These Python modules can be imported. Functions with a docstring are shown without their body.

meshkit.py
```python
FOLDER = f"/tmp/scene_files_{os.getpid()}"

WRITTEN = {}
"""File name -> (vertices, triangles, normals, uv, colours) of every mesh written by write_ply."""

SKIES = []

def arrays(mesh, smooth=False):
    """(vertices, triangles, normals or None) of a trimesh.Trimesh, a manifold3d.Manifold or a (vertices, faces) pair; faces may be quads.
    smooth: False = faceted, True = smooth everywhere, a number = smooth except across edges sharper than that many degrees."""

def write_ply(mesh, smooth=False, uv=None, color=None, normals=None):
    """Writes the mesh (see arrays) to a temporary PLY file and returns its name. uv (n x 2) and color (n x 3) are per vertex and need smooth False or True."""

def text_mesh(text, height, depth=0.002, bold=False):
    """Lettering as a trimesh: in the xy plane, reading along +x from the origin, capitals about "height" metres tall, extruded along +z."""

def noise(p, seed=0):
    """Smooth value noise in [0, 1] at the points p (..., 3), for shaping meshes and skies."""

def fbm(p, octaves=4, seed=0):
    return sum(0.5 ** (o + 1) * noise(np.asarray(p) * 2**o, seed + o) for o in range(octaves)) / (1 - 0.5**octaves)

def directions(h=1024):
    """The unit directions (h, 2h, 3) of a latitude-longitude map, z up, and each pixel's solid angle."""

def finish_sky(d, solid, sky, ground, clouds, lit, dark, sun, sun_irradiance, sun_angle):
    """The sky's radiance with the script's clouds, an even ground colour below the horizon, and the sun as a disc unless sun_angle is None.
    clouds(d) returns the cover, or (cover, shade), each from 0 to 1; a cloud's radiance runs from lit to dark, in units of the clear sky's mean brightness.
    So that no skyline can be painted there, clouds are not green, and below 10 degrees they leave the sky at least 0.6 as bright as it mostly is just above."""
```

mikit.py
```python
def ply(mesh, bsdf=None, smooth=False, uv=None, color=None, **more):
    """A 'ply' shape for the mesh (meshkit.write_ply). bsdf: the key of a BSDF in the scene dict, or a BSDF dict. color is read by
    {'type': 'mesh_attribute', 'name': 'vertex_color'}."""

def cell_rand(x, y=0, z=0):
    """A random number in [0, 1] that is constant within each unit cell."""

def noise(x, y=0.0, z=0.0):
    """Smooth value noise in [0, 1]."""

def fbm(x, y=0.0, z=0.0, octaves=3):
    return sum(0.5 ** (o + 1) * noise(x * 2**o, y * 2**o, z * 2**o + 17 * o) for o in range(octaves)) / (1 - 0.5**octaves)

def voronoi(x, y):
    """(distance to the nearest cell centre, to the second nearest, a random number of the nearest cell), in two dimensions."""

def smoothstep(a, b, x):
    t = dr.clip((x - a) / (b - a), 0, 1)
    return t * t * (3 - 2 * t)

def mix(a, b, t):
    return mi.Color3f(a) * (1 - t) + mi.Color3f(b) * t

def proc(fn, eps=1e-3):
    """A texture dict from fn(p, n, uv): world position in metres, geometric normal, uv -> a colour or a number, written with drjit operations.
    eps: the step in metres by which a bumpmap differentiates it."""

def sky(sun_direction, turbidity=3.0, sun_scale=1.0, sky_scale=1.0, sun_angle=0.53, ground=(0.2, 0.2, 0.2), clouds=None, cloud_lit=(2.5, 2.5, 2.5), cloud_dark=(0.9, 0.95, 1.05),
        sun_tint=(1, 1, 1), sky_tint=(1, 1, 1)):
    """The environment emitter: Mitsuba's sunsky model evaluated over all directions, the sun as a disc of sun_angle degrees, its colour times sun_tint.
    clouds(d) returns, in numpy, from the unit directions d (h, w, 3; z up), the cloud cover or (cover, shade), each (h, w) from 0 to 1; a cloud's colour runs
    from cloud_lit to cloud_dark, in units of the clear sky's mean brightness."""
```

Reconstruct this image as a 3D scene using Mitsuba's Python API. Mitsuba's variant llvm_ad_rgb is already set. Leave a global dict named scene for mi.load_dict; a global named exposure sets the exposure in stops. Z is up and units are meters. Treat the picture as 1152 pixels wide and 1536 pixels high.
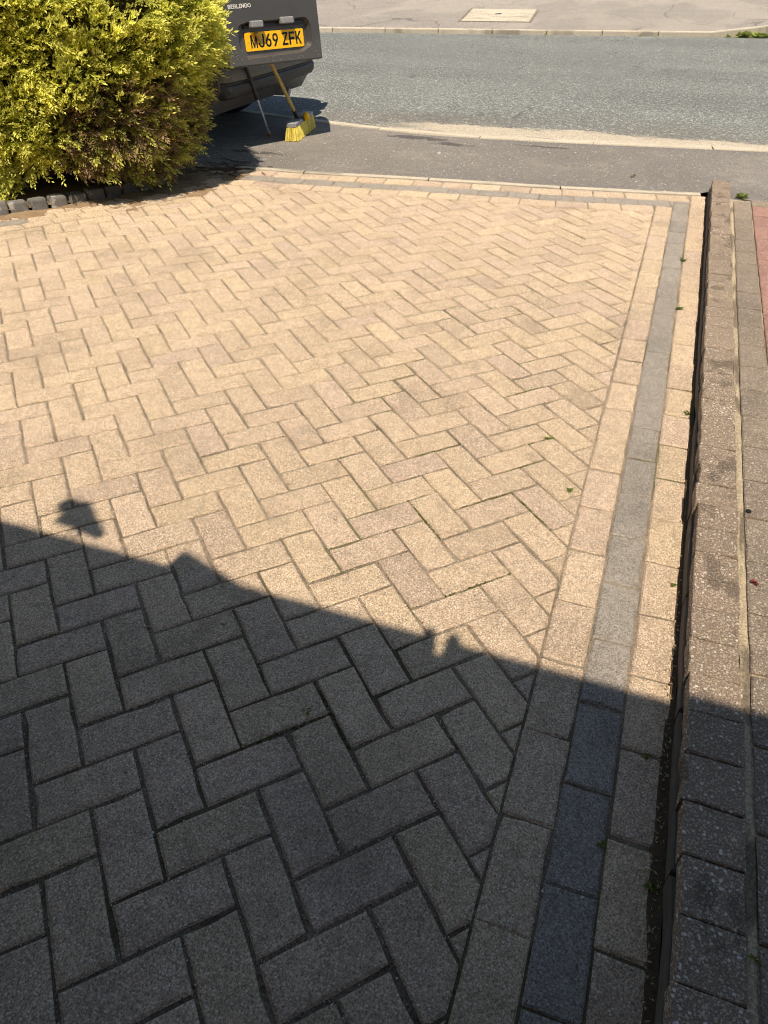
import math
import numpy as np
import trimesh
import manifold3d as m3
import drjit as dr
import mitsuba as mi
import mikit
import meshkit
from mikit import noise, fbm, voronoi, smoothstep, mix
from shapely.geometry import Polygon, LineString, Point, box as sbox
from shapely.ops import unary_union

T = mi.ScalarTransform4f
scene, labels = {}, {}
rng = np.random.default_rng(7)

# ------------------------------------------------------------------ camera, sky, exposure
CAM = np.array([0.0, 0.0, 1.31388])
FWD = np.array([-0.27058877, 0.73808948, -0.61806605])
RIGHT = np.array([0.93976460, 0.34180692, -0.00324505])
DOWN = np.cross(FWD, RIGHT)
FOCAL = 1093.95
scene['camera'] = {'type': 'perspective', 'fov': math.degrees(2 * math.atan(576 / FOCAL)), 'fov_axis': 'x',
                   'near_clip': 0.02, 'far_clip': 900.0,
                   'to_world': T().look_at(origin=CAM.tolist(), target=(CAM + FWD).tolist(), up=[0, 0, 1])}
SUN_AZ, SUN_EL = math.radians(17.0), math.radians(60.0)     # shadows fall towards +y and a little -x
SUN = np.array([math.sin(SUN_AZ) * math.cos(SUN_EL), -math.cos(SUN_AZ) * math.cos(SUN_EL), math.sin(SUN_EL)])
scene['sky'] = mikit.sky(SUN.tolist(), turbidity=3.0, sky_scale=0.88, sun_tint=(0.965, 1.0, 1.06), sky_tint=(1.20, 1.0, 0.80))
exposure = 1.97


def pixel(p):
    """Pixel of the photograph (1152 x 1536) where a point lands: only used to rank the pavers by the size they show at."""
    c = np.atleast_2d(p) - CAM
    z = c @ FWD
    return np.stack([576 + FOCAL * (c @ RIGHT) / z, 768 + FOCAL * (c @ DOWN) / z], 1), z


# ------------------------------------------------------------------ materials
def grains(p, scale, k):
    """Random value per grain of a crushed aggregate, about 1/scale metres across."""
    d1, d2, r = voronoi(p.x * scale + k, p.y * scale + p.z * scale * 0.73)
    return d1, d2, r


def principled(name, base, rough=0.8, spec=0.3, bump=None, bump_scale=0.001, **more):
    b = {'type': 'principled', 'base_color': base if isinstance(base, dict) else {'type': 'rgb', 'value': list(base)},
         'roughness': rough, 'specular': spec, **more}
    if bump is not None:
        b = {'type': 'bumpmap', 'arbitrary': bump, 'scale': bump_scale, 'bsdf': b}
    scene[name] = {'type': 'twosided', 'bsdf': b}


def paver_color(light, pink, dark, speck):
    def fn(p, n, uv):
        d1, d2, r = grains(p, 430.0, 3.0)
        e1, e2, f = grains(p, 170.0, 31.0)
        stain = fbm(p.x * 7.0, p.y * 7.0, 0.0, 4)
        fine = noise(p.x * 55.0, p.y * 55.0)
        c = mix(pink, light, mi.Float(uv.x)) * (0.86 + 0.26 * mi.Float(uv.y))
        c = c * (0.58 + 0.84 * r) * (0.9 + 0.2 * fine)
        c = mix(c, mi.Color3f(speck), smoothstep(0.70, 0.84, f) * smoothstep(0.42, 0.25, e1) * 0.8)
        c = mix(c, mi.Color3f(dark), smoothstep(0.17, 0.08, f) * smoothstep(0.45, 0.25, e1) * 0.4)
        c = mix(c, mi.Color3f(dark), smoothstep(0.965, 1.0, cell_pick(p)) * 0.6)
        c = c * (1.0 - 0.15 * smoothstep(0.54, 0.78, stain))
        near_shade = smoothstep(1.0, -0.3, p.y + 0.9 * (noise(p.x * 3.0, p.y * 3.0, 5.0) - 0.5))   # shade under the eaves painted into the colour of the near pavers
        c = mix(c, mi.Color3f(0.095, 0.088, 0.066), near_shade * 0.55)
        return c
    return mikit.proc(fn)


def cell_pick(p):
    """Sparse small pock marks."""
    d1, d2, r = voronoi(p.x * 26.0 + 0.35 * noise(p.x * 90.0, p.y * 90.0), p.y * 26.0)
    return r * smoothstep(0.20, 0.10, d1)


def aggregate_bump(scale):
    def fn(p, n, uv):
        d1, d2, r = grains(p, scale, 31.0)
        return smoothstep(0.55, 0.1, d1) * (0.3 + 0.7 * r) + 0.5 * noise(p.x * 400.0, p.y * 400.0) + 0.8 * noise(p.x * 60.0, p.y * 60.0)
    return mikit.proc(fn, eps=8e-4)


BUMP = aggregate_bump(170.0)
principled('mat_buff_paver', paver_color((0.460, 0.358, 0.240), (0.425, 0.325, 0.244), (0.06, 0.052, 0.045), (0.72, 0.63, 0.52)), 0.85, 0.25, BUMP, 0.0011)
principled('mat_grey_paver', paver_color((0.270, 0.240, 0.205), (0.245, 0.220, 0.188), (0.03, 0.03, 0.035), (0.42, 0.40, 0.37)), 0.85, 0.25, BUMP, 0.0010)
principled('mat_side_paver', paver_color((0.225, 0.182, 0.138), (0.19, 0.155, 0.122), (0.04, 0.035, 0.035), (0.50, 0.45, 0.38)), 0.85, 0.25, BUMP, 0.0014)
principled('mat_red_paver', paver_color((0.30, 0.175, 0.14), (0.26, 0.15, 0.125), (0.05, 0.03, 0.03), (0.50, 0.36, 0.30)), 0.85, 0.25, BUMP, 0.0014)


def pebble_layer(p, scale, k):
    """Rounded stones in a matrix: cover 0..1 and a random value of the stone."""
    qx = p.x * scale + p.z * scale * 0.35 + k + 0.5 * noise(p.x * scale * 0.9, p.y * scale * 0.9, p.z * scale)
    qy = p.y * scale + p.z * scale * 0.75
    d1, d2, r = voronoi(qx, qy)
    rad = 0.22 + 0.24 * dr.abs(2.0 * r - 1.0)
    return smoothstep(rad + 0.05, rad - 0.08, d1), r


def pebble_color(p, n, uv):
    on1, r1 = pebble_layer(p, 150.0, 0.0)
    on2, r2 = pebble_layer(p, 300.0, 7.7)
    f = noise(p.x * 500.0, p.y * 500.0, p.z * 500.0)
    c = mix((0.145, 0.112, 0.084), (0.225, 0.178, 0.133), f)

    def stone(r):
        q = mix((0.33, 0.235, 0.155), (0.43, 0.345, 0.255), smoothstep(0.2, 0.7, r))
        q = mix(q, mi.Color3f(0.60, 0.56, 0.50), smoothstep(0.91, 0.97, r))
        return mix(q, mi.Color3f(0.20, 0.12, 0.085), smoothstep(0.16, 0.1, r))
    c = mix(c, stone(r2) * 0.95, on2 * 0.8)
    c = mix(c, stone(r1), on1 * smoothstep(0.28, 0.36, r1))
    stain = fbm(p.x * 20.0, p.y * 13.0, 3.0, 4)
    c = c * (1.0 - 0.42 * smoothstep(0.58, 0.76, stain))
    return c * (0.85 + 0.3 * mi.Float(uv.y))


def pebble_bump(p, n, uv):
    on1, r1 = pebble_layer(p, 150.0, 0.0)
    on2, r2 = pebble_layer(p, 300.0, 7.7)
    return on1 * smoothstep(0.28, 0.36, r1) + 0.5 * on2


principled('mat_wall_brick', mikit.proc(pebble_color), 0.75, 0.35, mikit.proc(pebble_bump, eps=8e-4), 0.0016)
principled('mat_wall_base', mikit.proc(lambda p, n, uv: mix((0.085, 0.072, 0.058), (0.15, 0.128, 0.104), fbm(p.x * 30.0, p.y * 30.0, p.z * 60.0, 4))), 1.0, 0.03)


def road_color(p, n, uv):
    d1, d2, r = voronoi(p.x * 62.0, p.y * 62.0)
    e1, e2, s = voronoi(p.x * 140.0 + 5.0, p.y * 140.0)
    big = fbm(p.x * 0.9, p.y * 2.2, 1.0, 4)
    c = mix((0.115, 0.125, 0.122), (0.30, 0.315, 0.295), r * r) * (0.7 + 0.6 * s)
    c = c * smoothstep(-0.25, 0.22, d2 - d1)
    c = mix(c, mi.Color3f(0.46, 0.46, 0.43), smoothstep(0.90, 1.0, r))
    c = c * (0.90 + 0.24 * big)
    track = fbm(p.x * 0.35, p.y * 1.1, 9.0, 4)
    c = c * (0.96 + 0.14 * smoothstep(0.35, 0.7, track))
    crack = dr.abs(fbm(p.x * 0.55 + 3.0, p.y * 0.55, 12.0, 5) - 0.5)
    c = mix(c, mi.Color3f(0.06, 0.06, 0.06), smoothstep(0.006, 0.001, crack) * 0.6)
    # pale grit swept into the channel along the kerb
    ky = 6.62 + 0.13 * (p.x + 1.1)
    edge = p.y - ky - 0.16
    ragged = 0.30 * (fbm(p.x * 2.3, p.y * 5.0, 4.0, 4) - 0.5) + 0.10 * (noise(p.x * 22.0, p.y * 22.0) - 0.5)
    lim = dr.clip(0.25 - 0.115 * p.x, 0.05, 0.55)
    dust = smoothstep(lim + 0.07, lim - 0.05, edge + ragged) * smoothstep(-2.6, -1.9, p.x + 0.8 * (noise(p.x * 3.0, p.y * 9.0) - 0.5))
    grit = mix((0.36, 0.31, 0.235), (0.58, 0.52, 0.41), s)
    c = mix(c, grit, dust * 0.92)
    brown = smoothstep(1.5, 0.2, edge + 1.2 * (big - 0.5)) * (1.0 - dust) * 0.35
    return mix(c, mi.Color3f(0.20, 0.175, 0.14), brown)


def road_bump(p, n, uv):
    d1, d2, r = voronoi(p.x * 62.0, p.y * 62.0)
    return smoothstep(0.0, 0.4, d2 - d1) * (0.5 + 0.5 * r)


principled('mat_road', mikit.proc(road_color), 0.7, 0.35, mikit.proc(road_bump, eps=2e-3), 0.006)


def tarmac_color(p, n, uv):
    d1, d2, r = voronoi(p.x * 120.0, p.y * 120.0)
    big = fbm(p.x * 1.7, p.y * 1.7, 2.0, 5)
    worn = fbm(p.x * 6.0, p.y * 6.0, 8.0, 4)
    c = mix((0.130, 0.120, 0.108), (0.212, 0.196, 0.175), r)
    c = mix(c, mi.Color3f(0.44, 0.40, 0.35), smoothstep(0.965, 1.0, r))
    c = c * (0.80 + 0.42 * big)
    c = mix(c, mi.Color3f(0.27, 0.235, 0.19), smoothstep(0.58, 0.75, worn) * 0.35)
    tar = mi.Float(0.0)
    for (tx, ty, ax, ay) in ((-2.02, 6.43, 0.34, 0.06), (-1.74, 6.30, 0.16, 0.07), (-1.0, 6.46, 0.22, 0.03), (-3.05, 5.50, 0.30, 0.05)):
        q = dr.sqrt(dr.square((p.x - tx) / ax) + dr.square((p.y - ty) / ay)) + 2.0 * (fbm(p.x * 13.0, p.y * 17.0, 6.0, 4) - 0.5)
        tar = dr.maximum(tar, smoothstep(1.15, 0.55, q))
    c = mix(c, mi.Color3f(0.04, 0.038, 0.037), tar * 0.7)
    return c


def far_tarmac_color(p, n, uv):
    c = tarmac_color(p, n, uv)
    d1, d2, r = voronoi(p.x * 40.0, p.y * 20.0)
    patch = fbm(p.x * 0.5, p.y * 0.3, 4.0, 4)
    c = mix(c * 1.1, mi.Color3f(0.245, 0.220, 0.195), 0.35 + 0.9 * (patch - 0.5)) * (0.84 + 0.32 * r)
    crack = dr.abs(fbm(p.x * 0.4 + 8.0, p.y * 0.18, 2.0, 4) - 0.5)
    c = c * (1.0 - 0.4 * smoothstep(0.010, 0.002, crack))
    worn = smoothstep(0.52, 0.62, fbm(p.x * 0.9, p.y * 0.25, 6.0, 4))
    return mix(c, mi.Color3f(0.33, 0.295, 0.25), worn * 0.35)


TB = mikit.proc(lambda p, n, uv: voronoi(p.x * 120.0, p.y * 120.0)[2], eps=1e-3)
principled('mat_tarmac', mikit.proc(tarmac_color), 0.75, 0.3, TB, 0.0016)
principled('mat_far_tarmac', mikit.proc(far_tarmac_color), 0.75, 0.3)


def concrete_color(p, n, uv):
    d1, d2, r = voronoi(p.x * 160.0 + p.z * 50.0, p.y * 160.0)
    st = fbm(p.x * 5.0, p.y * 5.0, p.z * 5.0, 4)
    c = mix((0.32, 0.285, 0.22), (0.52, 0.47, 0.375), 0.5 * r + 0.5 * st)
    c = mix(c, mi.Color3f(0.20, 0.18, 0.145), smoothstep(0.55, 0.72, fbm(p.x * 2.6, p.y * 9.0, 3.0, 4)) * 0.7)
    return c * (0.80 + 0.4 * mi.Float(uv.y))


principled('mat_concrete', mikit.proc(concrete_color), 0.85, 0.25)


def mortar_color(p, n, uv):
    st = fbm(p.x * 40.0, p.y * 8.0, 2.0, 4)
    r = voronoi(p.x * 300.0, p.y * 300.0)[2]
    return mix((0.37, 0.305, 0.205), (0.16, 0.13, 0.09), smoothstep(0.46, 0.68, st)) * (0.65 + 0.7 * r)


principled('mat_mortar', mikit.proc(mortar_color), 0.9, 0.2)


def sand_color(p, n, uv):
    st = fbm(p.x * 5.0, p.y * 5.0, 2.0, 4)
    r = voronoi(p.x * 330.0, p.y * 330.0)[2]
    c = mix((0.15, 0.122, 0.088), (0.34, 0.275, 0.20), r)
    moss = smoothstep(0.54, 0.68, st) * smoothstep(-1.6, -0.5, p.x)
    c = mix(c, mi.Color3f(0.09, 0.09, 0.032), moss * 0.6)
    sand_shade = smoothstep(1.5, 0.6, p.y + 0.5 * (noise(p.x * 4.0, p.y * 4.0, 2.0) - 0.5))  # house shade painted into the sand between the near pavers
    return c * (0.45 + 0.9 * fbm(p.x * 11.0, p.y * 11.0, 7.0, 3)) * (1.0 - 0.30 * sand_shade)


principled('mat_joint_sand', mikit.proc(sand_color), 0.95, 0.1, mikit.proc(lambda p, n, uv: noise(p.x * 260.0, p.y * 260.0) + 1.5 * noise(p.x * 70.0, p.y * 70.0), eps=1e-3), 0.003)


def soil_color(p, n, uv):
    st = fbm(p.x * 14.0, p.y * 14.0, p.z * 14.0, 4)
    r = voronoi(p.x * 210.0, p.y * 210.0)[2]
    return mix((0.135, 0.092, 0.055), (0.31, 0.225, 0.14), 0.55 * st + 0.45 * r)


principled('mat_soil', mikit.proc(soil_color), 0.95, 0.1)
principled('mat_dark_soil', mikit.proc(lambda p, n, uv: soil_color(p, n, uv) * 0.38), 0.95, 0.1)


def sett_color(p, n, uv):
    st = fbm(p.x * 22.0, p.y * 22.0, p.z * 22.0, 4)
    r = voronoi(p.x * 170.0 + p.z * 60.0, p.y * 170.0)[2]
    c = mix((0.085, 0.082, 0.078), (0.165, 0.155, 0.142), 0.6 * st + 0.4 * r)
    return mix(c, mi.Color3f(0.37, 0.35, 0.31), smoothstep(0.6, 0.72, st) * 0.6) * (0.75 + 0.5 * mi.Float(uv.y))


principled('mat_sett', mikit.proc(sett_color), 0.85, 0.3)
def van_paint(p, n, uv):
    c = mix((0.066, 0.064, 0.063), (0.086, 0.082, 0.078), fbm(p.x * 9.0, p.y * 9.0, p.z * 9.0, 3))
    film = smoothstep(0.80, 0.45, p.z + 0.25 * (fbm(p.x * 6.0, p.y * 6.0, p.z * 6.0, 4) - 0.5))          # road film low down
    c = mix(c, mi.Color3f(0.15, 0.138, 0.12), film * 0.45)
    d1, d2, r = voronoi(p.y * 42.0 + p.x * 20.0, p.z * 42.0)
    spot = smoothstep(0.16, 0.08, d1) * smoothstep(0.80, 0.84, r) * smoothstep(0.76, 0.66, p.z)
    return mix(c, mi.Color3f(0.42, 0.40, 0.36), spot * 0.8)


principled('mat_van_paint', mikit.proc(van_paint), 0.40, 0.5, metallic=0.25, clearcoat=0.4, clearcoat_gloss=0.8)
principled('mat_recess', (0.085, 0.082, 0.08), 0.5, 0.4)
principled('mat_black_plastic', mikit.proc(lambda p, n, uv: mix((0.022, 0.022, 0.024), (0.045, 0.044, 0.044), fbm(p.x * 30.0, p.y * 30.0, p.z * 30.0, 3))), 0.5, 0.4)
principled('mat_grey_plastic', mikit.proc(lambda p, n, uv: mix((0.20, 0.20, 0.21), (0.29, 0.29, 0.30), fbm(p.x * 60.0, p.y * 60.0, p.z * 60.0, 3))), 0.45, 0.45)
principled('mat_dark', (0.015, 0.015, 0.016), 0.8, 0.2)
principled('mat_tyre', mikit.proc(lambda p, n, uv: mix((0.018, 0.018, 0.018), (0.04, 0.038, 0.035), fbm(p.x * 20.0, p.y * 20.0, p.z * 20.0, 3))), 0.85, 0.2)
principled('mat_plate', (0.90, 0.50, 0.006), 0.4, 0.4)
principled('mat_ink', (0.012, 0.012, 0.014), 0.5, 0.3)
principled('mat_chrome', (0.66, 0.65, 0.62), 0.4, 0.5)
principled('mat_steel', mikit.proc(lambda p, n, uv: mix((0.60, 0.62, 0.66), (0.78, 0.79, 0.82), fbm(p.x * 30.0, p.y * 30.0, p.z * 12.0, 3))), 0.32, 0.6, metallic=0.3)
principled('mat_red_lens', (0.42, 0.03, 0.022), 0.2, 0.6, clearcoat=0.8)
principled('mat_glass', (0.02, 0.022, 0.025), 0.08, 0.6, clearcoat=0.9)


def wood_color(p, n, uv):
    g = fbm(p.x * 60.0, p.y * 60.0, p.z * 7.0, 4)
    return mix((0.40, 0.27, 0.065), (0.57, 0.41, 0.12), g)


principled('mat_handle', mikit.proc(wood_color), 0.5, 0.4)
principled('mat_tan_wood', (0.42, 0.28, 0.13), 0.7, 0.3)


def bristle_color(p, n, uv):
    return mix((0.50, 0.38, 0.06), (0.86, 0.72, 0.15), mi.Float(uv.x)) * (0.7 + 0.5 * noise(p.x * 160.0, p.y * 160.0, p.z * 25.0))


principled('mat_bristle', mikit.proc(bristle_color), 0.6, 0.3)


def foliage_bsdf(name, inner, outer):
    def fn(p, n, uv):
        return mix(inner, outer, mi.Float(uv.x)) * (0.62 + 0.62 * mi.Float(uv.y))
    scene[name] = {'type': 'principledthin', 'base_color': mikit.proc(fn), 'roughness': 0.5, 'diff_trans': 0.85, 'eta': 1.4}


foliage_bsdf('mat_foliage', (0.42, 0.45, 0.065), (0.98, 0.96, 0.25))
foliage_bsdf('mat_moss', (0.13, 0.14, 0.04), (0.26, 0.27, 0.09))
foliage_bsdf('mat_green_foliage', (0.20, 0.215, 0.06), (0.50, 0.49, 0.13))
foliage_bsdf('mat_dead_foliage', (0.17, 0.125, 0.075), (0.40, 0.28, 0.16))
foliage_bsdf('mat_kerb_weed', (0.20, 0.27, 0.05), (0.50, 0.56, 0.16))
foliage_bsdf('mat_weed', (0.08, 0.11, 0.025), (0.24, 0.28, 0.07))
foliage_bsdf('mat_dry_leaf', (0.50, 0.38, 0.20), (0.70, 0.60, 0.40))
principled('mat_red_leaf', (0.17, 0.025, 0.018), 0.7, 0.3)
principled('mat_bark', mikit.proc(lambda p, n, uv: mix((0.06, 0.042, 0.03), (0.15, 0.11, 0.075), fbm(p.x * 40.0, p.y * 40.0, p.z * 12.0, 4))), 0.9, 0.2)
principled('mat_pebble', mikit.proc(lambda p, n, uv: mix((0.40, 0.37, 0.32), (0.62, 0.60, 0.55), mi.Float(uv.y))), 0.8, 0.3)
principled('mat_house_wall', mikit.proc(lambda p, n, uv: mix((0.16, 0.11, 0.085), (0.24, 0.165, 0.12), fbm(p.x * 8.0, p.z * 8.0, 0.0, 4))), 0.9, 0.2)
principled('mat_roof_tile', mikit.proc(lambda p, n, uv: mix((0.10, 0.06, 0.045), (0.18, 0.11, 0.08), fbm(p.x * 8.0, p.y * 8.0, 0.0, 4))), 0.85, 0.2)
principled('mat_gutter', (0.05, 0.048, 0.046), 0.45, 0.4)
principled('mat_shadow_bird', mikit.proc(lambda p, n, uv: mix((0.16, 0.165, 0.185), (0.26, 0.26, 0.28), fbm(p.x * 40.0, p.y * 40.0, p.z * 40.0, 3))), 0.7, 0.3)


# ------------------------------------------------------------------ mesh helpers
def add(key, mesh, mat, smooth=False, uv=None):
    scene[key] = mikit.ply(mesh, mat, smooth=smooth, uv=uv)
    return key


def tell(key, label=None, cat=None, group=None, kind=None):
    d = labels.setdefault(key, {})
    for k, v in (('label', label), ('category', cat), ('group', group), ('kind', kind)):
        if v:
            d[k] = v
    return key


def numbered(base, i):
    return base if i == 0 else f'{base}_{i:03d}'


def cat_parts(parts):
    """Join (vertices, faces, uv) triples."""
    vs, fs, us, at = [], [], [], 0
    for v, f, u in parts:
        vs.append(v); fs.append(f + at); us.append(u); at += len(v)
    return (np.vstack(vs), np.vstack(fs)), np.vstack(us)


def tri_mesh(vf):
    return trimesh.Trimesh(vf[0], vf[1], process=False)


def outline(poly, step, jitter, r):
    """Points round a convex polygon with their inward normals; edges broken up and roughened a little."""
    c = np.array(poly.exterior.coords)[:-1]
    if Polygon(c).exterior.is_ccw is False:
        c = c[::-1]
    n = len(c)
    e = np.roll(c, -1, 0) - c
    ln = np.linalg.norm(e, axis=1)
    e /= ln[:, None]
    inw = np.stack([-e[:, 1], e[:, 0]], 1)
    pts, ns = [], []
    for i in range(n):
        a = inw[i - 1] + inw[i]
        a /= max(1e-6, np.linalg.norm(a))
        s = min(2.2, 1.0 / max(0.3, float(a @ inw[i])))
        pts.append(c[i] + a * abs(r.normal(0, jitter)) * 1.6); ns.append(a * s)
        k = max(1, int(round(ln[i] / step)))
        for j in range(1, k):
            pts.append(c[i] + e[i] * ln[i] * j / k + inw[i] * abs(r.normal(0, jitter)))
            ns.append(inw[i])
    return np.array(pts), np.array(ns)


def paver(poly, z, r, tone, ch=0.0042, step=0.07, jitter=0.0007, depth=0.03, tilt=0.006, rough=0.0004):
    """One laid block: outline with worn, chamfered arris, slightly out of level."""
    p, nn = outline(poly, step, jitter, r)
    c = p.mean(0)
    m = len(p)
    sx, sy, dz = r.normal(0, tilt), r.normal(0, tilt), r.normal(0, 0.0008)
    lev = lambda q: z + dz + (q - c) @ np.array([sx, sy])
    for q_ in np.nonzero(r.random(m) < 0.10)[0]:      # chipped arris
        p[q_] += nn[q_] * r.uniform(0.001, 0.0045)
    top = p + nn * ch * r.uniform(0.7, 1.5, m)[:, None]
    v = np.vstack([np.c_[p, np.full(m, z - depth)], np.c_[p, lev(p) - ch * (0.85 + 0.3 * r.random(m))],
                   np.c_[top, lev(top) + r.normal(0, rough, m)], [[c[0], c[1], z + dz + 0.0004]]])
    i = np.arange(m); j = (i + 1) % m
    f = np.vstack([np.c_[i, j, m + j], np.c_[i, m + j, m + i], np.c_[m + i, m + j, 2 * m + j], np.c_[m + i, 2 * m + j, 2 * m + i],
                   np.c_[2 * m + i, 2 * m + j, np.full(m, 3 * m)]])
    return v, f, np.tile(np.array([tone], float), (len(v), 1))


def convex(g):
    if g.is_empty:
        return None
    if g.geom_type != 'Polygon':
        g = max(getattr(g, 'geoms', [g]), key=lambda q: q.area)
        if g.geom_type != 'Polygon':
            return None
    return g.convex_hull.simplify(0.003)


def rbox(size, r, seg=8):
    """Rounded box as a manifold."""
    h = np.array(size) / 2 - r
    s = m3.Manifold.sphere(r, seg * 4)
    return m3.Manifold.batch_hull([s.translate([float(sx * h[0]), float(sy * h[1]), float(sz * h[2])]) for sx in (-1, 1) for sy in (-1, 1) for sz in (-1, 1)])


def mesh_of(m):
    q = m.to_mesh()
    return trimesh.Trimesh(q.vert_properties[:, :3], q.tri_verts, process=False)


def tube(pts, radii, n=10, caps=True):
    pts = np.asarray(pts, float)
    radii = np.broadcast_to(radii, len(pts))
    d = np.gradient(pts, axis=0)
    d /= np.linalg.norm(d, axis=1, keepdims=True)
    a = np.cross(d, [0.31, 0.17, 0.93]); a /= np.linalg.norm(a, axis=1, keepdims=True)
    b = np.cross(d, a)
    t = np.linspace(0, 2 * np.pi, n, endpoint=False)
    v = (pts[:, None] + radii[:, None, None] * (np.cos(t)[None, :, None] * a[:, None] + np.sin(t)[None, :, None] * b[:, None])).reshape(-1, 3)
    f = []
    for k in range(len(pts) - 1):
        i = np.arange(n); j = (i + 1) % n
        f += [np.c_[k * n + i, k * n + j, (k + 1) * n + j], np.c_[k * n + i, (k + 1) * n + j, (k + 1) * n + i]]
    if caps:
        for base, row in ((0, 0), (len(pts) - 1, len(v) + 1)):
            pass
        v = np.vstack([v, pts[0], pts[-1]])
        i = np.arange(n); j = (i + 1) % n
        o = (len(pts) - 1) * n
        f += [np.c_[j, i, np.full(n, len(v) - 2)], np.c_[o + i, o + j, np.full(n, len(v) - 1)]]
    return trimesh.Trimesh(v, np.vstack(f), process=False)


def grid(xs, rows, zf):
    """Sheet of quads: for each x a list of y values (same length), z from zf(x, y)."""
    xs = np.asarray(xs, float)
    X = np.repeat(xs[:, None], rows.shape[1], 1)
    V = np.stack([X, rows, zf(X, rows)], -1).reshape(-1, 3)
    nx, ny = rows.shape
    a = (np.arange(nx - 1)[:, None] * ny + np.arange(ny - 1)[None]).ravel()
    return trimesh.Trimesh(V, np.vstack([np.c_[a, a + ny, a + ny + 1], np.c_[a, a + ny + 1, a + 1]]), process=False)


def ss(a, b, x):
    t = np.clip((x - a) / (b - a), 0, 1)
    return t * t * (3 - 2 * t)


# ------------------------------------------------------------------ ground lines measured on the site plan (metres)
EDGE = LineString([(-3.35, 4.93), (-3.1, 4.965), (-2.83, 5.01), (-2.3, 5.05), (-1.75, 5.13), (-1.02, 5.215), (-0.71, 5.243), (0.10, 5.376), (0.247, 5.402)])
BEDLINE = LineString([(-6.2, 2.55), (-5.0, 2.80), (-4.3, 3.07), (-3.9, 3.32), (-3.72, 3.46), (-3.59, 3.64), (-3.44, 3.86), (-3.31, 4.08), (-3.22, 4.32), (-3.15, 4.62), (-3.12, 4.95)])
KERB = [(-14.0, 9.0), (-6.5, 7.5), (-4.087, 6.96), (-2.919, 6.684), (-2.003, 6.555), (-1.105, 6.616), (-0.064, 6.769), (0.689, 6.882), (2.5, 7.15), (14.0, 8.9)]
kerb_y = lambda x: np.interp(x, [k[0] for k in KERB], [k[1] for k in KERB])
edge_y = lambda x: np.interp(x, [c[0] for c in EDGE.coords], [c[1] for c in EDGE.coords])
far_y = lambda x: 14.86 + 0.232 * (np.asarray(x) + 3.86)


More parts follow.
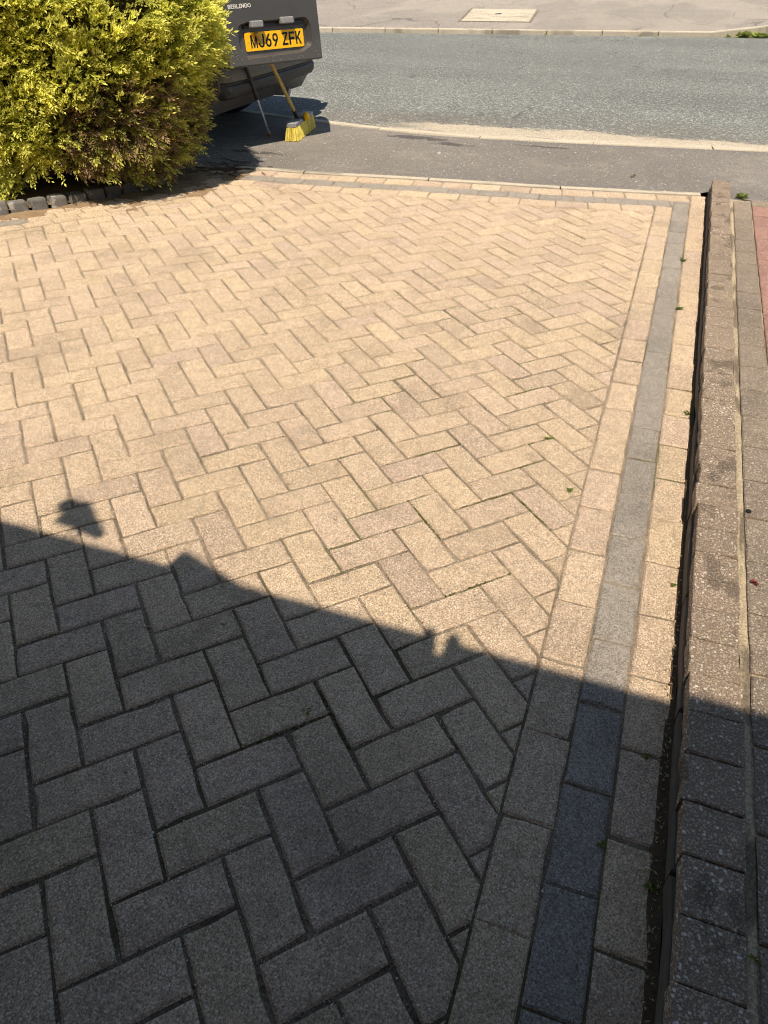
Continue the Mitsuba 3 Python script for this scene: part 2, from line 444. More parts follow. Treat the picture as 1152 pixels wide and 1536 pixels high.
def offset_line(line, d):
    g = line.offset_curve(d, join_style=2)
    return g


def band_piece(line, s0, s1, d0, d1, gap=0.0025):
    """Polygon between offsets d0..d1 (left positive) of a polyline, from arc length s0 to s1."""
    def at(s):
        p, q = np.array(line.interpolate(s - 0.01).coords[0]), np.array(line.interpolate(s + 0.01).coords[0])
        t = (q - p) / np.linalg.norm(q - p)
        return np.array(line.interpolate(s).coords[0]), np.array([-t[1], t[0]]), t
    a, na, ta = at(s0); b, nb, tb = at(s1)
    a = a + ta * gap; b = b - tb * gap
    return Polygon([a + na * (d0 + gap), b + nb * (d0 + gap), b + nb * (d1 - gap), a + na * (d1 - gap)]).convex_hull


# ------------------------------------------------------------------ setting: ground, driveway
add('ground', grid(np.linspace(-300, 300, 3), np.tile(np.linspace(-200, 500, 3), (3, 1)), lambda x, y: 0 * x - 0.12), 'mat_soil')
tell('ground', 'bare ground under the whole street', kind='structure')

tell('driveway', 'driveway of buff block pavers in a herringbone with grey and buff border courses', kind='structure')
drive_poly = Polygon([(0.258, -1.0), (0.258, 5.41)] + [(x, y) for x, y in list(EDGE.coords)[::-1]] + [(x, y) for x, y in list(BEDLINE.coords)[::-1]] + [(-6.2, -1.0)]).buffer(0)
tris = trimesh.creation.triangulate_polygon(drive_poly, engine='earcut')
bed_v = np.c_[tris[0], np.full(len(tris[0]), -0.0045)]
add('driveway__joint_sand', (bed_v, tris[1]), 'mat_joint_sand')
tell('driveway__joint_sand', 'dark jointing sand with moss between the pavers')

# herringbone field, lattice unit 0.1 m
A0 = math.radians(46.1)
R2 = np.array([[math.cos(A0), -math.sin(A0)], [math.sin(A0), math.cos(A0)]])
L0 = np.array([-0.88247, 1.71126])
far_in = LineString([(c[0], c[1]) for c in EDGE.coords]).offset_curve(-0.425)
bed_in = BEDLINE.offset_curve(-0.305)
fi, bi = list(far_in.coords), list(bed_in.coords)
if fi[0][0] > fi[-1][0]:
    fi = fi[::-1]
if bi[0][0] > bi[-1][0]:
    bi = bi[::-1]
half_far = Polygon([(-8, -2)] + [(-8, fi[0][1] - 0.5)] + fi + [(2, fi[-1][1] + 0.2), (2, -2)]).buffer(0)
half_bed = Polygon([(-6.3, -2)] + bi + [(bi[-1][0], 6.5), (3, 6.5), (3, -2)]).buffer(0)
field = half_far.intersection(half_bed).intersection(sbox(-6.0, -0.95, -0.047, 6)).buffer(0)

pieces = []
for i in range(-75, 75):
    for j in range(-75, 75):
        t = (i - j) % 4
        if t == 0:
            q = [(i, j), (i + 2, j), (i + 2, j + 1), (i, j + 1)]
        elif t == 3:
            q = [(i, j), (i + 1, j), (i + 1, j + 2), (i, j + 2)]
        else:
            continue
        cc = np.array(q, float).mean(0)
        a = rng.normal(0, 0.006)
        Rj = np.array([[math.cos(a), -math.sin(a)], [math.sin(a), math.cos(a)]])
        q = (np.array(q, float) - cc) * 0.1
        q = q * (1 - 0.0028 / np.abs(q))
        w = (q @ Rj.T + cc * 0.1 + rng.normal(0, 0.0008, 2)) @ R2.T + L0
        if not (-6.2 < w[0, 0] < 0.4 and -1.3 < w[0, 1] < 5.5):
            continue
        g = Polygon(w)
        if not g.intersects(field):
            continue
        if not field.contains(g):
            g = convex(g.intersection(field.buffer(-0.0015)))
            if g is None or g.geom_type != 'Polygon' or g.area < 0.0006:
                continue
        c = np.array(g.centroid.coords[0])
        px, dep = pixel([[c[0], c[1], 0]])
        inside = -60 < px[0, 0] < 1212 and -20 < px[0, 1] < 1600 and dep[0] > 0.2
        # size in the photograph; behind the bush or beyond the frame nothing shows
        hidden = c[1] > 3.9 and c[0] < -3.1
        show = g.area / dep[0] ** 3 if inside and not hidden else 0.0
        pieces.append((show, g))
pieces.sort(key=lambda q: -q[0])


def buff_tone():
    return (float(np.clip(rng.normal(0.62, 0.30), 0, 1)), float(np.clip(rng.normal(0.5, 0.17), 0.05, 1)))


rest = []
for k, (show, g) in enumerate(pieces):
    if k < 300:
        v, f, u = paver(g, 0.0, rng, buff_tone(), step=0.052)
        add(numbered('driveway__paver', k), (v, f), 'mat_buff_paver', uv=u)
    else:
        rest.append(paver(g, 0.0, rng, buff_tone(), step=0.09))
vf, u = cat_parts(rest)
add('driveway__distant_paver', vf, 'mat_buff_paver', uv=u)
tell('driveway__distant_paver', 'further herringbone pavers of the driveway', kind='stuff')

nb = {'buff': 0, 'grey': 0}


def border(poly, colour, z=0.0005):
    tone = buff_tone() if colour == 'buff' else (float(rng.random()), float(np.clip(rng.normal(0.5, 0.15), 0, 1)))
    v, f, u = paver(poly, z, rng, tone, step=0.052)
    name = f'driveway__{colour}_border_paver'
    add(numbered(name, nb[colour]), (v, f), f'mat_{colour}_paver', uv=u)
    nb[colour] += 1


for x0, x1, colour, phase, top in ((-0.046, 0.056, 'buff', 0.980, 0.285), (0.056, 0.153, 'grey', 0.880, 0.150), (0.153, 0.250, 'buff', 0.999, 0.008)):
    xm = (x0 + x1) / 2
    ymax = float(edge_y(xm)) - top - 0.004
    y = phase - 0.2045 * 9
    while y < ymax:
        a, b = y + rng.normal(0, 0.0025), min(y + 0.2045, ymax)
        if b - a > 0.03:
            d = rng.normal(0, 0.0012, 4)
            border(Polygon([(x0 + 0.002 + d[0], a + 0.002), (x1 - 0.002 + d[1], a + 0.002 + d[2]), (x1 - 0.002 + d[1], b - 0.002), (x0 + 0.002 + d[0], b - 0.002 + d[3])]), colour)
        y += 0.2045
for d0, d1, colour, xend, ph in ((-0.150, -0.010, 'buff', 0.153, 0.06), (-0.285, -0.150, 'grey', 0.056, 0.13), (-0.425, -0.285, 'buff', -0.047, 0.02)):
    s = 0.05 + ph
    while s < EDGE.length:
        e = s + 0.2
        g = band_piece(EDGE, s, min(e, EDGE.length - 0.012), d0, d1)
        g = convex(g.intersection(sbox(-9, 0, xend - 0.002, 9)))
        if g is not None and g.area > 0.002:
            border(g, colour)
        s = e
for d0, d1, colour, ph in ((-0.100, -0.004, 'buff', 0.02), (-0.200, -0.100, 'grey', 0.1), (-0.302, -0.200, 'buff', 0.05)):
    s = 1.9 + ph
    while s < BEDLINE.length - 0.42:
        g = band_piece(BEDLINE, s, s + 0.16, d0, d1, 0.003)
        border(g, colour if g.centroid.x < -3.5 else 'buff')
        s += 0.16

# thin concrete edging strip between the driveway and the footway
s, k = 0.0, 0
while s < EDGE.length - 0.05:
    e = min(s + 0.9, EDGE.length - 0.011)
    pts = []
    ss_ = np.linspace(s + 0.004, e - 0.004, 7)
    lo = np.vstack([np.array(band_piece(EDGE, q - 0.001, q + 0.001, 0.0, 0.055, 0).centroid.coords) for q in np.clip(ss_, 0.012, EDGE.length - 0.012)])
    tg = np.gradient(lo, axis=0); tg /= np.linalg.norm(tg, axis=1, keepdims=True)
    nn = np.stack([-tg[:, 1], tg[:, 0]], 1)
    prof = [(-0.0275, -0.03), (-0.0275, 0.003), (-0.0245, 0.0065), (0.0245, 0.0065), (0.0275, 0.003), (0.0275, -0.03)]
    V = np.array([[*(lo[a] + nn[a] * o), zz] for a in range(7) for o, zz in prof])
    F = []
    for a in range(6):
        for b in range(5):
            i0 = a * 6 + b
            F += [[i0, i0 + 6, i0 + 7], [i0, i0 + 7, i0 + 1]]
    add(numbered('driveway__edging_strip', k), (V, np.array(F)), 'mat_concrete', uv=np.tile([[0.5, 0.4 + 0.3 * rng.random()]], (len(V), 1)))
    s = e; k += 1

# ------------------------------------------------------------------ setting: footway, kerb, road, far side


def ramp(x, y):
    return 0.10 * ss(0.18, 0.42, x) * ss(6.1, 5.0, y)


def foot_low(x):
    return np.where(x < -3.12, np.interp(x, [-14, -3.5, -3.34, -3.12], [6.6, 5.02, 4.84, 4.90]), np.where(x < 0.25, edge_y(x) + 0.055, np.where(x < 0.3655, 5.40, 4.985 - 0.05 * (x - 0.4))))


fx = np.unique(np.r_[np.linspace(-14, -3.2, 12), -3.121, -3.119, np.linspace(-3.0, 0.2, 17), 0.249, 0.251, 0.365, 0.366, 0.392, np.linspace(0.45, 1.4, 8), np.linspace(1.6, 14, 10)])
rows = np.stack([foot_low(fx) + (kerb_y(fx) + 0.01 - foot_low(fx)) * t for t in np.linspace(0, 1, 14)], 1)
add('footway', grid(fx, rows, lambda x, y: ramp(x, y) + 0.0), 'mat_tarmac', smooth=True)
tell('footway', 'worn tarmac footway between the driveway and the road', kind='structure')

rx = np.linspace(-60, 60, 61)
rows = np.stack([kerb_y(rx) + 0.02 + (far_y(rx) + 0.05 - kerb_y(rx) - 0.02) * t for t in np.linspace(0, 1, 10)], 1)
add('road', grid(rx, rows, lambda x, y: 0 * x - 0.006), 'mat_road')
tell('road', 'grey chip-sealed road running across the end of the driveway', kind='structure')


def kerb_stone(line_y, x0, x1, width, top, bottom, key, side=1, n=2):
    """One kerb stone as a chamfered bar following the line from x0 to x1; top may vary along x."""
    xs = np.linspace(x0, x1, n)
    P = np.stack([xs, line_y(xs)], 1)
    t = (P[-1] - P[0]) / np.linalg.norm(P[-1] - P[0]); nn = np.array([-t[1], t[0]])
    V = []
    c = 0.012
    for a in range(n):
        for o, dz in ((0, None), (0, -c), (c * 0.7, 0), (width - c * 0.7, 0), (width, -c), (width, None)):
            q = P[a] + nn * o
            V.append([q[0], q[1], bottom if dz is None else top(xs[a]) + dz])
    V = np.array(V); F = []
    for a in range(n - 1):
        for b in range(5):
            i0 = a * 6 + b
            F += [[i0, i0 + 6, i0 + 7], [i0, i0 + 7, i0 + 1]]
    for a in (0, n - 1):
        o = a * 6
        F += [[o, o + 1, o + 2], [o, o + 2, o + 3], [o, o + 3, o + 4], [o, o + 4, o + 5]]
    add(key, (V, np.array(F)), 'mat_concrete', uv=np.tile([[0.5, 0.35 + 0.35 * rng.random()]], (len(V), 1)))


tell('kerb', 'low dropped kerb of pale concrete between the footway and the road', kind='structure')
xs = np.arange(-8.0, 5.0, 0.92)
for k, x in enumerate(xs):
    kerb_stone(kerb_y, x, x + 0.905, 0.10 if x < -2.2 else 0.13, lambda q: 0.007, -0.05, numbered('kerb__kerbstone', k))


def far_top(x):
    return 0.064 + 0.12 * ss(0.15, 1.35, x)


tell('far_kerb', 'pale concrete kerb on the far side of the road, rising at its right end', kind='structure')
xs = np.r_[np.arange(-9.9, 0.1, 0.92), np.arange(0.14, 4.0, 0.92)]
for k, x in enumerate(xs):
    kerb_stone(far_y, x, x + 0.907, 0.15, far_top, -0.05, numbered('far_kerb__kerbstone', k))

fx = np.unique(np.r_[np.linspace(-90, -12, 8), np.linspace(-10, 3, 40), np.linspace(4, 90, 8)])
rows = np.stack([far_y(fx) + 0.13 + q for q in (0, 0.4, 1, 2, 3, 5, 9, 16, 30, 60, 120)], 1)
add('far_footway', grid(fx, rows, lambda x, y: 0.058 + 0.12 * ss(0.15, 1.35, x) * ss(4.0, 0.0, y - far_y(x)) + 0.0), 'mat_far_tarmac', smooth=True)
tell('far_footway', 'brownish tarmac footway on the far side of the road', kind='structure')

# access cover in the far footway
cov = np.array([(-5.261, 20.424), (-3.765, 20.666), (-3.325, 17.502), (-4.663, 17.24)]) * 0.9505
cp = Polygon(cov)
v, f, u = paver(cp, 0.074, np.random.default_rng(3), (0.5, 0.25), ch=0.012, step=0.9, jitter=0.0, tilt=0, rough=0)
add('access_cover__lid', (v, f), 'mat_concrete', uv=u)
fr = trimesh.creation.extrude_polygon(cp.buffer(0.05, join_style=2).difference(cp.buffer(0.004, join_style=2)), 0.04, engine='earcut')
fr.apply_translation([0, 0, 0.028])
add('access_cover__frame', fr, 'mat_side_paver', uv=np.full((len(fr.vertices), 2), 0.2))
hc = cov.mean(0) + np.array([-0.06, 0.12])
hd = trimesh.creation.extrude_polygon(Polygon([(-0.05, -0.1), (0.05, -0.1), (0.06, 0.1), (-0.04, 0.1)]), 0.012, engine='earcut'); hd.apply_translation([hc[0], hc[1], 0.07])
add('access_cover__lifting_eye', hd, 'mat_gutter')
tell('access_cover', 'pale rectangular concrete inspection cover set in the far footway', 'cover')

# ------------------------------------------------------------------ low wall along the right of the driveway
WX0, WX1, WTOP = 0.2585, 0.3640, 0.100
tell('low_wall', 'low brown edging wall of pebbly coping blocks along the right side of the driveway', 'wall')
y, k = -0.9, 0
y = 1.060 - 0.1035 * 19
while y < 5.39:
    b = min(y + 0.1035, 5.405)
    d = rng.normal(0, 0.0016, 2)
    g = Polygon([(WX0 + d[0], y + 0.0008), (WX1 + d[1], y + 0.0008), (WX1 + d[1], b - 0.0008), (WX0 + d[0], b - 0.0008)])
    v, f, u = paver(g, WTOP, rng, (0.5, float(np.clip(rng.normal(0.5, 0.16), 0, 1))), ch=0.0024, step=0.035, jitter=0.0009, depth=0.0445, tilt=0.005, rough=0.0008)
    add(numbered('low_wall__coping_block', k), (v, f), 'mat_wall_brick', uv=u)
    y += 0.1035; k += 1
y, k = 1.094 - 0.36 * 6, 0
while y < 5.3:
    b = min(y + 0.36, 5.40)
    v, f, u = paver(sbox(WX0 - 0.0055, y + 0.003, WX1 - 0.004, b - 0.003), 0.054, rng, (0.5, 0.35), ch=0.004, step=0.09, jitter=0.0015, depth=0.10, tilt=0.002)
    add(numbered('low_wall__base_block', k), (v, f), 'mat_wall_base', uv=u)
    y += 0.36; k += 1
core = trimesh.creation.box(bounds=[[WX0 + 0.012, -1.0, -0.06], [WX1 - 0.008, 5.39, WTOP - 0.009]])
add('low_wall__mortar', core, 'mat_dark_soil')

# neighbouring paving, level with the top of the wall
tell('side_path', 'neighbouring path of grey and red block pavers beyond the low wall', kind='structure')
ZS = 0.103
add('side_path__bed', trimesh.creation.box(bounds=[[WX1 + 0.001, -1.0, -0.06], [1.9, 4.985, ZS - 0.008]]), 'mat_mortar')
ys = np.linspace(-1.0, 4.99, 240)
lo = WX1 - 0.003 + 0.0 * ys; hi = 0.3755 + 0.004 * meshkit.noise(np.c_[ys * 9, ys * 0, ys * 0], 4) - 0.001
zz = ZS - 0.003 + 0.004 * (meshkit.fbm(np.c_[ys * 14, ys * 0, ys * 0], 3, 2) - 0.5)
mid = (lo + hi) / 2
V = np.vstack([np.c_[lo, ys, zz - 0.003], np.c_[mid, ys, zz - 0.001], np.c_[hi, ys, zz - 0.002]])
n = len(ys); i = np.arange(n - 1)
add('side_path__mortar_joint', (V, np.vstack([np.c_[i, n + i, n + i + 1], np.c_[i, n + i + 1, i + 1], np.c_[n + i, 2 * n + i, 2 * n + i + 1], np.c_[n + i, 2 * n + i + 1, n + i + 1]])), 'mat_mortar')
tell('side_path__mortar_joint', 'cream mortar joint between the wall and the path')
ns = {'side': 0, 'red': 0}


def side(poly, colour):
    v, f, u = paver(poly, ZS, rng, (float(rng.random()), float(np.clip(rng.normal(0.5, 0.14), 0, 1))), step=0.06, ch=0.003, jitter=0.001)
    name = 'side_path__grey_paver' if colour == 'side' else 'side_path__red_paver'
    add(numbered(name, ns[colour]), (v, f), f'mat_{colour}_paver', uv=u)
    ns[colour] += 1


y = 3.256 - 0.187 * 22
while y < 4.80:
    b = min(y + 0.187, 4.98)
    side(sbox(0.3795, y + 0.002, 0.4745, b - 0.002), 'side')
    y += 0.187
for j in range(12):
    side(sbox(0.477 + 0.115 * j, 4.862, 0.589 + 0.115 * j, 4.978), 'side')
for r_ in range(28):
    for j in range(6):
        yy = 4.858 - 0.205 * r_
        xx = 0.478 + 0.103 * j
        side(sbox(xx, yy - 0.203, xx + 0.1, yy), 'red')
# soil and litter lying in the channel at the foot of the wall
ys = np.linspace(-0.9, 5.38, 900)
w = 0.010 + 0.016 * (0.6 + 0.8 * (ys < 1.3)) * meshkit.fbm(np.c_[ys * 7, ys * 0, ys * 0 + 1.3], 4, 5) + 0.006 * (ys < 1.1)
hgt = 0.004 + 0.006 * meshkit.fbm(np.c_[ys * 30, ys * 0, ys * 0], 3, 8)
xl = WX0 - w
V = np.vstack([np.c_[xl - 0.003, ys, 0 * ys - 0.006], np.c_[xl + 0.004, ys, hgt * 0.6], np.c_[0 * ys + WX0 - 0.004, ys, hgt]])
n = len(ys); i = np.arange(n - 1)
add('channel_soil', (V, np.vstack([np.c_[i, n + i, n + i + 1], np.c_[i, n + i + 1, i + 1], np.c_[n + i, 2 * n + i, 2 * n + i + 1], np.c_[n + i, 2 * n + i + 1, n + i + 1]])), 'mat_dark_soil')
tell('channel_soil', 'dark soil gathered along the foot of the low wall', 'soil', kind='stuff')


def crumbs(n_, where, size, r):
    parts = []
    for _ in range(n_):
        c = where()
        a, l, w_ = r.random() * 6.28, size * (0.5 + r.random()), size * (0.2 + 0.35 * r.random())
        d = np.array([math.cos(a), math.sin(a), 0.25 * r.normal()]); e = np.array([-math.sin(a), math.cos(a), 0.3 * r.normal()])
        p = [c - d * l, c + e * w_, c + d * l, c - e * w_]
        v = np.vstack([p, [c + np.array([0, 0, 0.35 * w_])]])
        v[:, 2] = np.maximum(v[:, 2], c[2] - 0.001)
        parts.append((v, np.array([[0, 1, 4], [1, 2, 4], [2, 3, 4], [3, 0, 4]]), np.tile([[0.5, r.random()]], (5, 1))))
    return cat_parts(parts)


rc = np.random.default_rng(21)


def channel_spot():
    y_ = rc.uniform(0.35, 1.5) if rc.random() < 0.7 else rc.uniform(1.2, 5.2)
    return np.array([WX0 - 0.008 - abs(rc.normal(0.003, 0.012)), y_, 0.006])


vf, u = crumbs(300, channel_spot, 0.0042, rc)
add('leaf_litter', vf, 'mat_dry_leaf', uv=u)
tell('leaf_litter', 'pale dry crumbs of leaf along the foot of the low wall', 'leaf litter', kind='stuff')

# ------------------------------------------------------------------ planting bed, edging setts, spilled soil
tell('bed_edging', 'curved row of weathered rounded grey setts edging the planting bed', 'edging')
s, k = 2.15, 0
while s < BEDLINE.length - 0.55:
    a = np.array(BEDLINE.interpolate(s).coords[0]); b = np.array(BEDLINE.interpolate(s + 0.118).coords[0])
    t = (b - a) / np.linalg.norm(b - a); nn = np.array([-t[1], t[0]])
    c = (a + b) / 2 + nn * 0.055
    m = rbox((0.108 + rng.normal(0, 0.003), 0.11, 0.19), 0.017, 4).refine_to_length(0.02)
    q = mesh_of(m)
    q.vertices += (meshkit.fbm(q.vertices * 28 + k * 9.1, 3, 3)[:, None] - 0.5) * 0.010
    ang = math.degrees(math.atan2(t[1], t[0]))
    q.apply_transform(np.array(T().translate([c[0], c[1], -0.028 + rng.normal(0, 0.004)]).rotate([0, 0, 1], ang).rotate([1, 0, 0], -6 + rng.normal(0, 2)).matrix))
    add(numbered('bed_edging__sett', k), q, 'mat_sett', smooth=True, uv=np.tile([[0.5, rng.random()]], (len(q.vertices), 1)))
    s += 0.118; k += 1

bl = [c for c in BEDLINE.coords]
bedp = Polygon([(x, y) for x, y in bl] + [(-3.12, 5.0), (-14, 6.8), (-14, 2.5)]).buffer(0).buffer(-0.012)
btri = trimesh.creation.triangulate_polygon(bedp, engine='earcut')
bm = trimesh.Trimesh(np.c_[btri[0], np.full(len(btri[0]), 0.03)], btri[1], process=False).subdivide_to_size(0.12)
bm.vertices[:, 2] += 0.03 * meshkit.fbm(bm.vertices * 3, 3, 4) - 0.02
bm.vertices[:, 2] = bm.vertices[:, 2] * ss(-3.15, -3.75, bm.vertices[:, 0]) + 0.004
add('planting_bed', bm, 'mat_soil', smooth=True)
tell('planting_bed', 'dark soil of the planting bed under the bush', kind='structure')

# loose soil spilled on the pavers in front of the setts
parts = []
N = 150; M = 26
sv = np.linspace(2.6, BEDLINE.length - 0.03, N)
P = np.array([BEDLINE.interpolate(q).coords[0] for q in sv])
tg = np.gradient(P, axis=0); tg /= np.linalg.norm(tg, axis=1, keepdims=True); nn = np.stack([tg[:, 1], -tg[:, 0]], 1)
off = np.linspace(-0.01, 0.42, M)
X = P[:, None] + nn[:, None] * off[None, :, None]
nz = meshkit.fbm(np.concatenate([X * np.array([7, 7]), np.zeros((N, M, 1))], -1), 5, 11)
band = 0.20 + 0.24 * ss(3.0, 4.2, sv)[:, None]
thick = nz - 0.30 - 0.42 * (off[None] / band)
Z = 0.0006 + np.clip(thick * 0.04, -0.004, 0.012)
V = np.concatenate([X, Z[..., None]], -1).reshape(-1, 3)
F = []
for a in range(N - 1):
    for b in range(M - 1):
        if thick[a:a + 2, b:b + 2].max() > 0.0:
            i0 = a * M + b
            F += [[i0, i0 + M, i0 + M + 1], [i0, i0 + M + 1, i0 + 1]]
add('spilled_soil', (V, np.array(F)), 'mat_soil', smooth=True)
tell('spilled_soil', 'brown soil washed over the pavers in front of the bed edging', 'soil', kind='stuff')

# ------------------------------------------------------------------ the bush
rb = np.random.default_rng(5)
BC = np.array([-4.34, 4.36, 0.93])


def bush_radius(d):
    """Distance of the clipped surface from the centre in direction d (n x 3)."""
    ax = np.where(d[:, 2:] < 0, np.array([[1.52, 0.86, 1.75]]), np.array([[1.52, 0.86, 1.02]]))     # full skirt below, domed above
    base = 1.0 / np.sqrt(((d / ax) ** 2).sum(1))
    flat = 1.0 / (np.abs(d / ax) ** 2.8).sum(1) ** (1 / 2.8)
    return (0.40 * base + 0.60 * flat) * (1 - 0.22 * np.clip(-d[:, 2], 0, 1) * np.clip(d[:, 0] + 0.15, 0, 1)) * (0.93 + 0.17 * meshkit.fbm(d * 3.2 + 3.0, 3, 6)) * (1.0 + 0.07 * (meshkit.noise(d * 9.0, 3) - 0.5))


def unit(v):
    return v / (np.linalg.norm(v, axis=-1, keepdims=True) + 1e-9)


def sprays(base, out, up, size, tone, r, leaflets=9):
    """Flat feathery sprays: a curved stem with side leaflets that get shorter towards the tip."""
    n = len(base)
    side_ = unit(np.cross(out, up)); nrm = np.cross(side_, out)
    droop = (0.30 * size * r.random(n))[:, None]
    V, F, U, at = [], [], [], 0
    stem = lambda t: base + out * (size * t)[:, None] + nrm * (0.10 * size * math.sin(t * 2.4))[:, None] - np.array([0, 0, 1.0]) * droop * t * t
    for k in range(1, leaflets + 1):
        t = k / leaflets
        b0 = 0.4 * stem((k - 1) / leaflets) + 0.6 * stem(t)
        for sgn in ((-1, 1) if k < leaflets else (0,)):
            l = (size * (0.46 * (1 - 0.55 * t) if sgn else 0.30) * (0.7 + 0.6 * r.random(n)))[:, None]
            d = unit(out * (0.80 if sgn else 1.0) + side_ * (sgn * (0.62 + 0.2 * r.normal(size=n)))[:, None] + nrm * (0.28 * r.normal(size=n))[:, None])
            wv = unit(np.cross(d, nrm + 0.35 * r.normal(size=(n, 3))))
            wd = l * 0.16
            V.append(np.stack([b0, b0 + d * l * 0.5 + wv * wd, b0 + d * l, b0 + d * l * 0.5 - wv * wd], 1).reshape(-1, 3))
            i0 = at + 4 * np.arange(n)
            F += [np.c_[i0, i0 + 1, i0 + 2], np.c_[i0, i0 + 2, i0 + 3]]
            at += 4 * n
            tip = np.clip(tone[:, 0] + 0.45 * (t - 0.4) + 0.12 * r.normal(size=n), 0, 1)
            ux = np.stack([tip * 0.6, tip, np.minimum(1, tip + 0.15), tip], 1).reshape(-1)
            U.append(np.c_[ux, np.repeat(tone[:, 1], 4)])
    return (np.vstack(V), np.vstack(F)), np.vstack(U)


NS = 100000
d = unit(rb.normal(0, 1, (NS, 3)))
toward = -d[:, 1] * 0.75 + d[:, 0] * 0.55
keep = (d[:, 2] > -0.88) & (rb.random(NS) < 0.16 + 0.84 * ss(-0.45, 0.1, toward))   # denser where the bush faces the driveway
d, toward = d[keep], toward[keep]
depth = np.abs(rb.normal(0, 1, len(d))) * 0.075
p = BC + d * (bush_radius(d) - depth)[:, None]
clump = meshkit.fbm(p * 4.6, 3, 9)
hole = meshkit.noise(p * 8.5, 12)
# a clipped hedge skirt: branches hang lower at the right end
floor_ = 0.10 + 0.20 * (meshkit.noise(p * np.array([6, 6, 0]), 2) - 0.35)
keep = (p[:, 2] > floor_) & (p[:, 1] < 5.24) & ~((hole < 0.30) & (rb.random(len(d)) < 0.85) & (depth < 0.10))
d, toward, depth, p, clump = d[keep], toward[keep], depth[keep], p[keep], clump[keep]
n = len(d)
out = unit(d * np.array([1, 1, 0.7]) + np.array([0.05, -0.05, 0.30]) + rb.normal(0, 0.24, (n, 3)) + 1.5 * (np.stack([meshkit.noise(p * 8.0, 40 + k) for k in range(3)], 1) - 0.5))
up = unit(rb.normal(0, 0.38, (n, 3)) + SUN)
size = rb.uniform(0.050, 0.120, n)
low = (p[:, 2] < 0.02 + 0.40 * (clump - 0.5) + 0.62 * ss(0.60, 0.88, d[:, 0])) & (toward > -0.4)
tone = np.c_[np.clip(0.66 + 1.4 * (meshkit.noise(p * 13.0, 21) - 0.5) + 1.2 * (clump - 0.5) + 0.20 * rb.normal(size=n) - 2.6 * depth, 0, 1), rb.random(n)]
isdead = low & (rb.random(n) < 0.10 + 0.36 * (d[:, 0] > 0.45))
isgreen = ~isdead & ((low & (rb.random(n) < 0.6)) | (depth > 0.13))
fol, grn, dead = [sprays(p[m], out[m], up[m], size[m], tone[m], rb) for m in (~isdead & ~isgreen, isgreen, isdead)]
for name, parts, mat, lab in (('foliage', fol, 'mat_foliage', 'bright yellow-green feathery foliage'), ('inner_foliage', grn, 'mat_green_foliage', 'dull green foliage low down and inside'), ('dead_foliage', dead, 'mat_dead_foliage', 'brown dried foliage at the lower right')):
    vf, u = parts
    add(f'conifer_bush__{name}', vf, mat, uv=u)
    tell(f'conifer_bush__{name}', lab, kind='stuff')
tell('conifer_bush', 'large clipped golden conifer bush overhanging the edging setts', 'bush')
# trunk and bare branches inside
br = []
for k in range(46):
    d = rb.normal(0, 1, 3); d[2] = abs(d[2]) * 0.6 - 0.15; d /= np.linalg.norm(d)
    R_ = bush_radius(d[None])[0] * 0.94
    b0 = np.array([BC[0] + rb.normal(0, 0.35), BC[1] + rb.normal(0, 0.12), 0.15 + 0.6 * rb.random()])
    tip = BC + d * R_
    if tip[1] > 5.2:
        tip[1] = 5.2
    mid = (b0 + tip) / 2 + rb.normal(0, 0.07, 3)
    br.append(tube([b0, mid, tip], [0.016, 0.010, 0.003], 5, False))
add('conifer_bush__branch', trimesh.util.concatenate(br), 'mat_bark', smooth=True)
tell('conifer_bush__branch', 'bare brown branches inside the bush', kind='stuff')
add('conifer_bush__trunk', trimesh.util.concatenate([tube([(BC[0] + dx, BC[1] + dy, -0.05), (BC[0] + dx * 1.5, BC[1] + dy * 1.4, 0.6), (BC[0] + dx * 2.1, BC[1] + dy * 1.7, 1.4)], [0.06, 0.045, 0.015], 9) for dx, dy in ((-0.5, 0.05), (0.1, -0.05), (0.6, 0.05))]), 'mat_bark', smooth=True)
core = trimesh.creation.icosphere(subdivisions=4)
d = core.vertices / np.linalg.norm(core.vertices, axis=1, keepdims=True)
core.vertices = BC + d * (bush_radius(d) - 0.33 - 0.12 * meshkit.fbm(d * 6, 3, 2))[:, None]
core.vertices[:, 2] = np.maximum(core.vertices[:, 2], 0.10); core.vertices[:, 1] = np.minimum(core.vertices[:, 1], 5.15)
add('conifer_bush__inner_twigs', core, 'mat_bark', smooth=True)
tell('conifer_bush__inner_twigs', 'dense dark twigs at the heart of the bush', kind='stuff')

# ------------------------------------------------------------------ the van
VX, VY0, VY1 = -3.26, 5.31, 7.06
tell('van', 'dark grey van parked half on the footway with its rear door swung open', 'van')


def side_profile():
    # (distance forward of the rear face, height)
    return [(0.00, 0.42), (0.00, 1.05), (0.05, 1.62), (0.13, 1.76), (0.30, 1.82), (1.6, 1.85), (2.55, 1.80), (3.35, 1.18), (4.20, 0.98), (4.36, 0.80), (4.38, 0.40), (4.25, 0.24), (0.14, 0.24)]


def arches(s):
    cs = m3.CrossSection([[(float(x), float(z)) for x, z in s]])
    if cs.area() <= 0:
        cs = m3.CrossSection([[(float(x), float(z)) for x, z in s[::-1]]])
    for wx in (0.86, 3.52):
        cs = cs - m3.CrossSection.circle(0.365, 40).translate((wx, 0.30))
    return cs


body = m3.Manifold.extrude(arches(side_profile()), VY1 - VY0, 12)


def shape_van(p):
    p = np.array(p, float)
    w = (VY1 - VY0) / 2
    x, z, y = p[:, 0], p[:, 1], p[:, 2] - w
    k = 1 - 0.16 * np.clip((z - 0.9) / 0.95, 0, 1) ** 1.7 - 0.10 * np.clip((0.35 - x) / 0.35, 0, 1) ** 2 * 0.5 - 0.12 * np.clip((x - 3.6) / 0.8, 0, 1) ** 2
    return np.c_[VX - x, y * k + (VY0 + VY1) / 2, z]


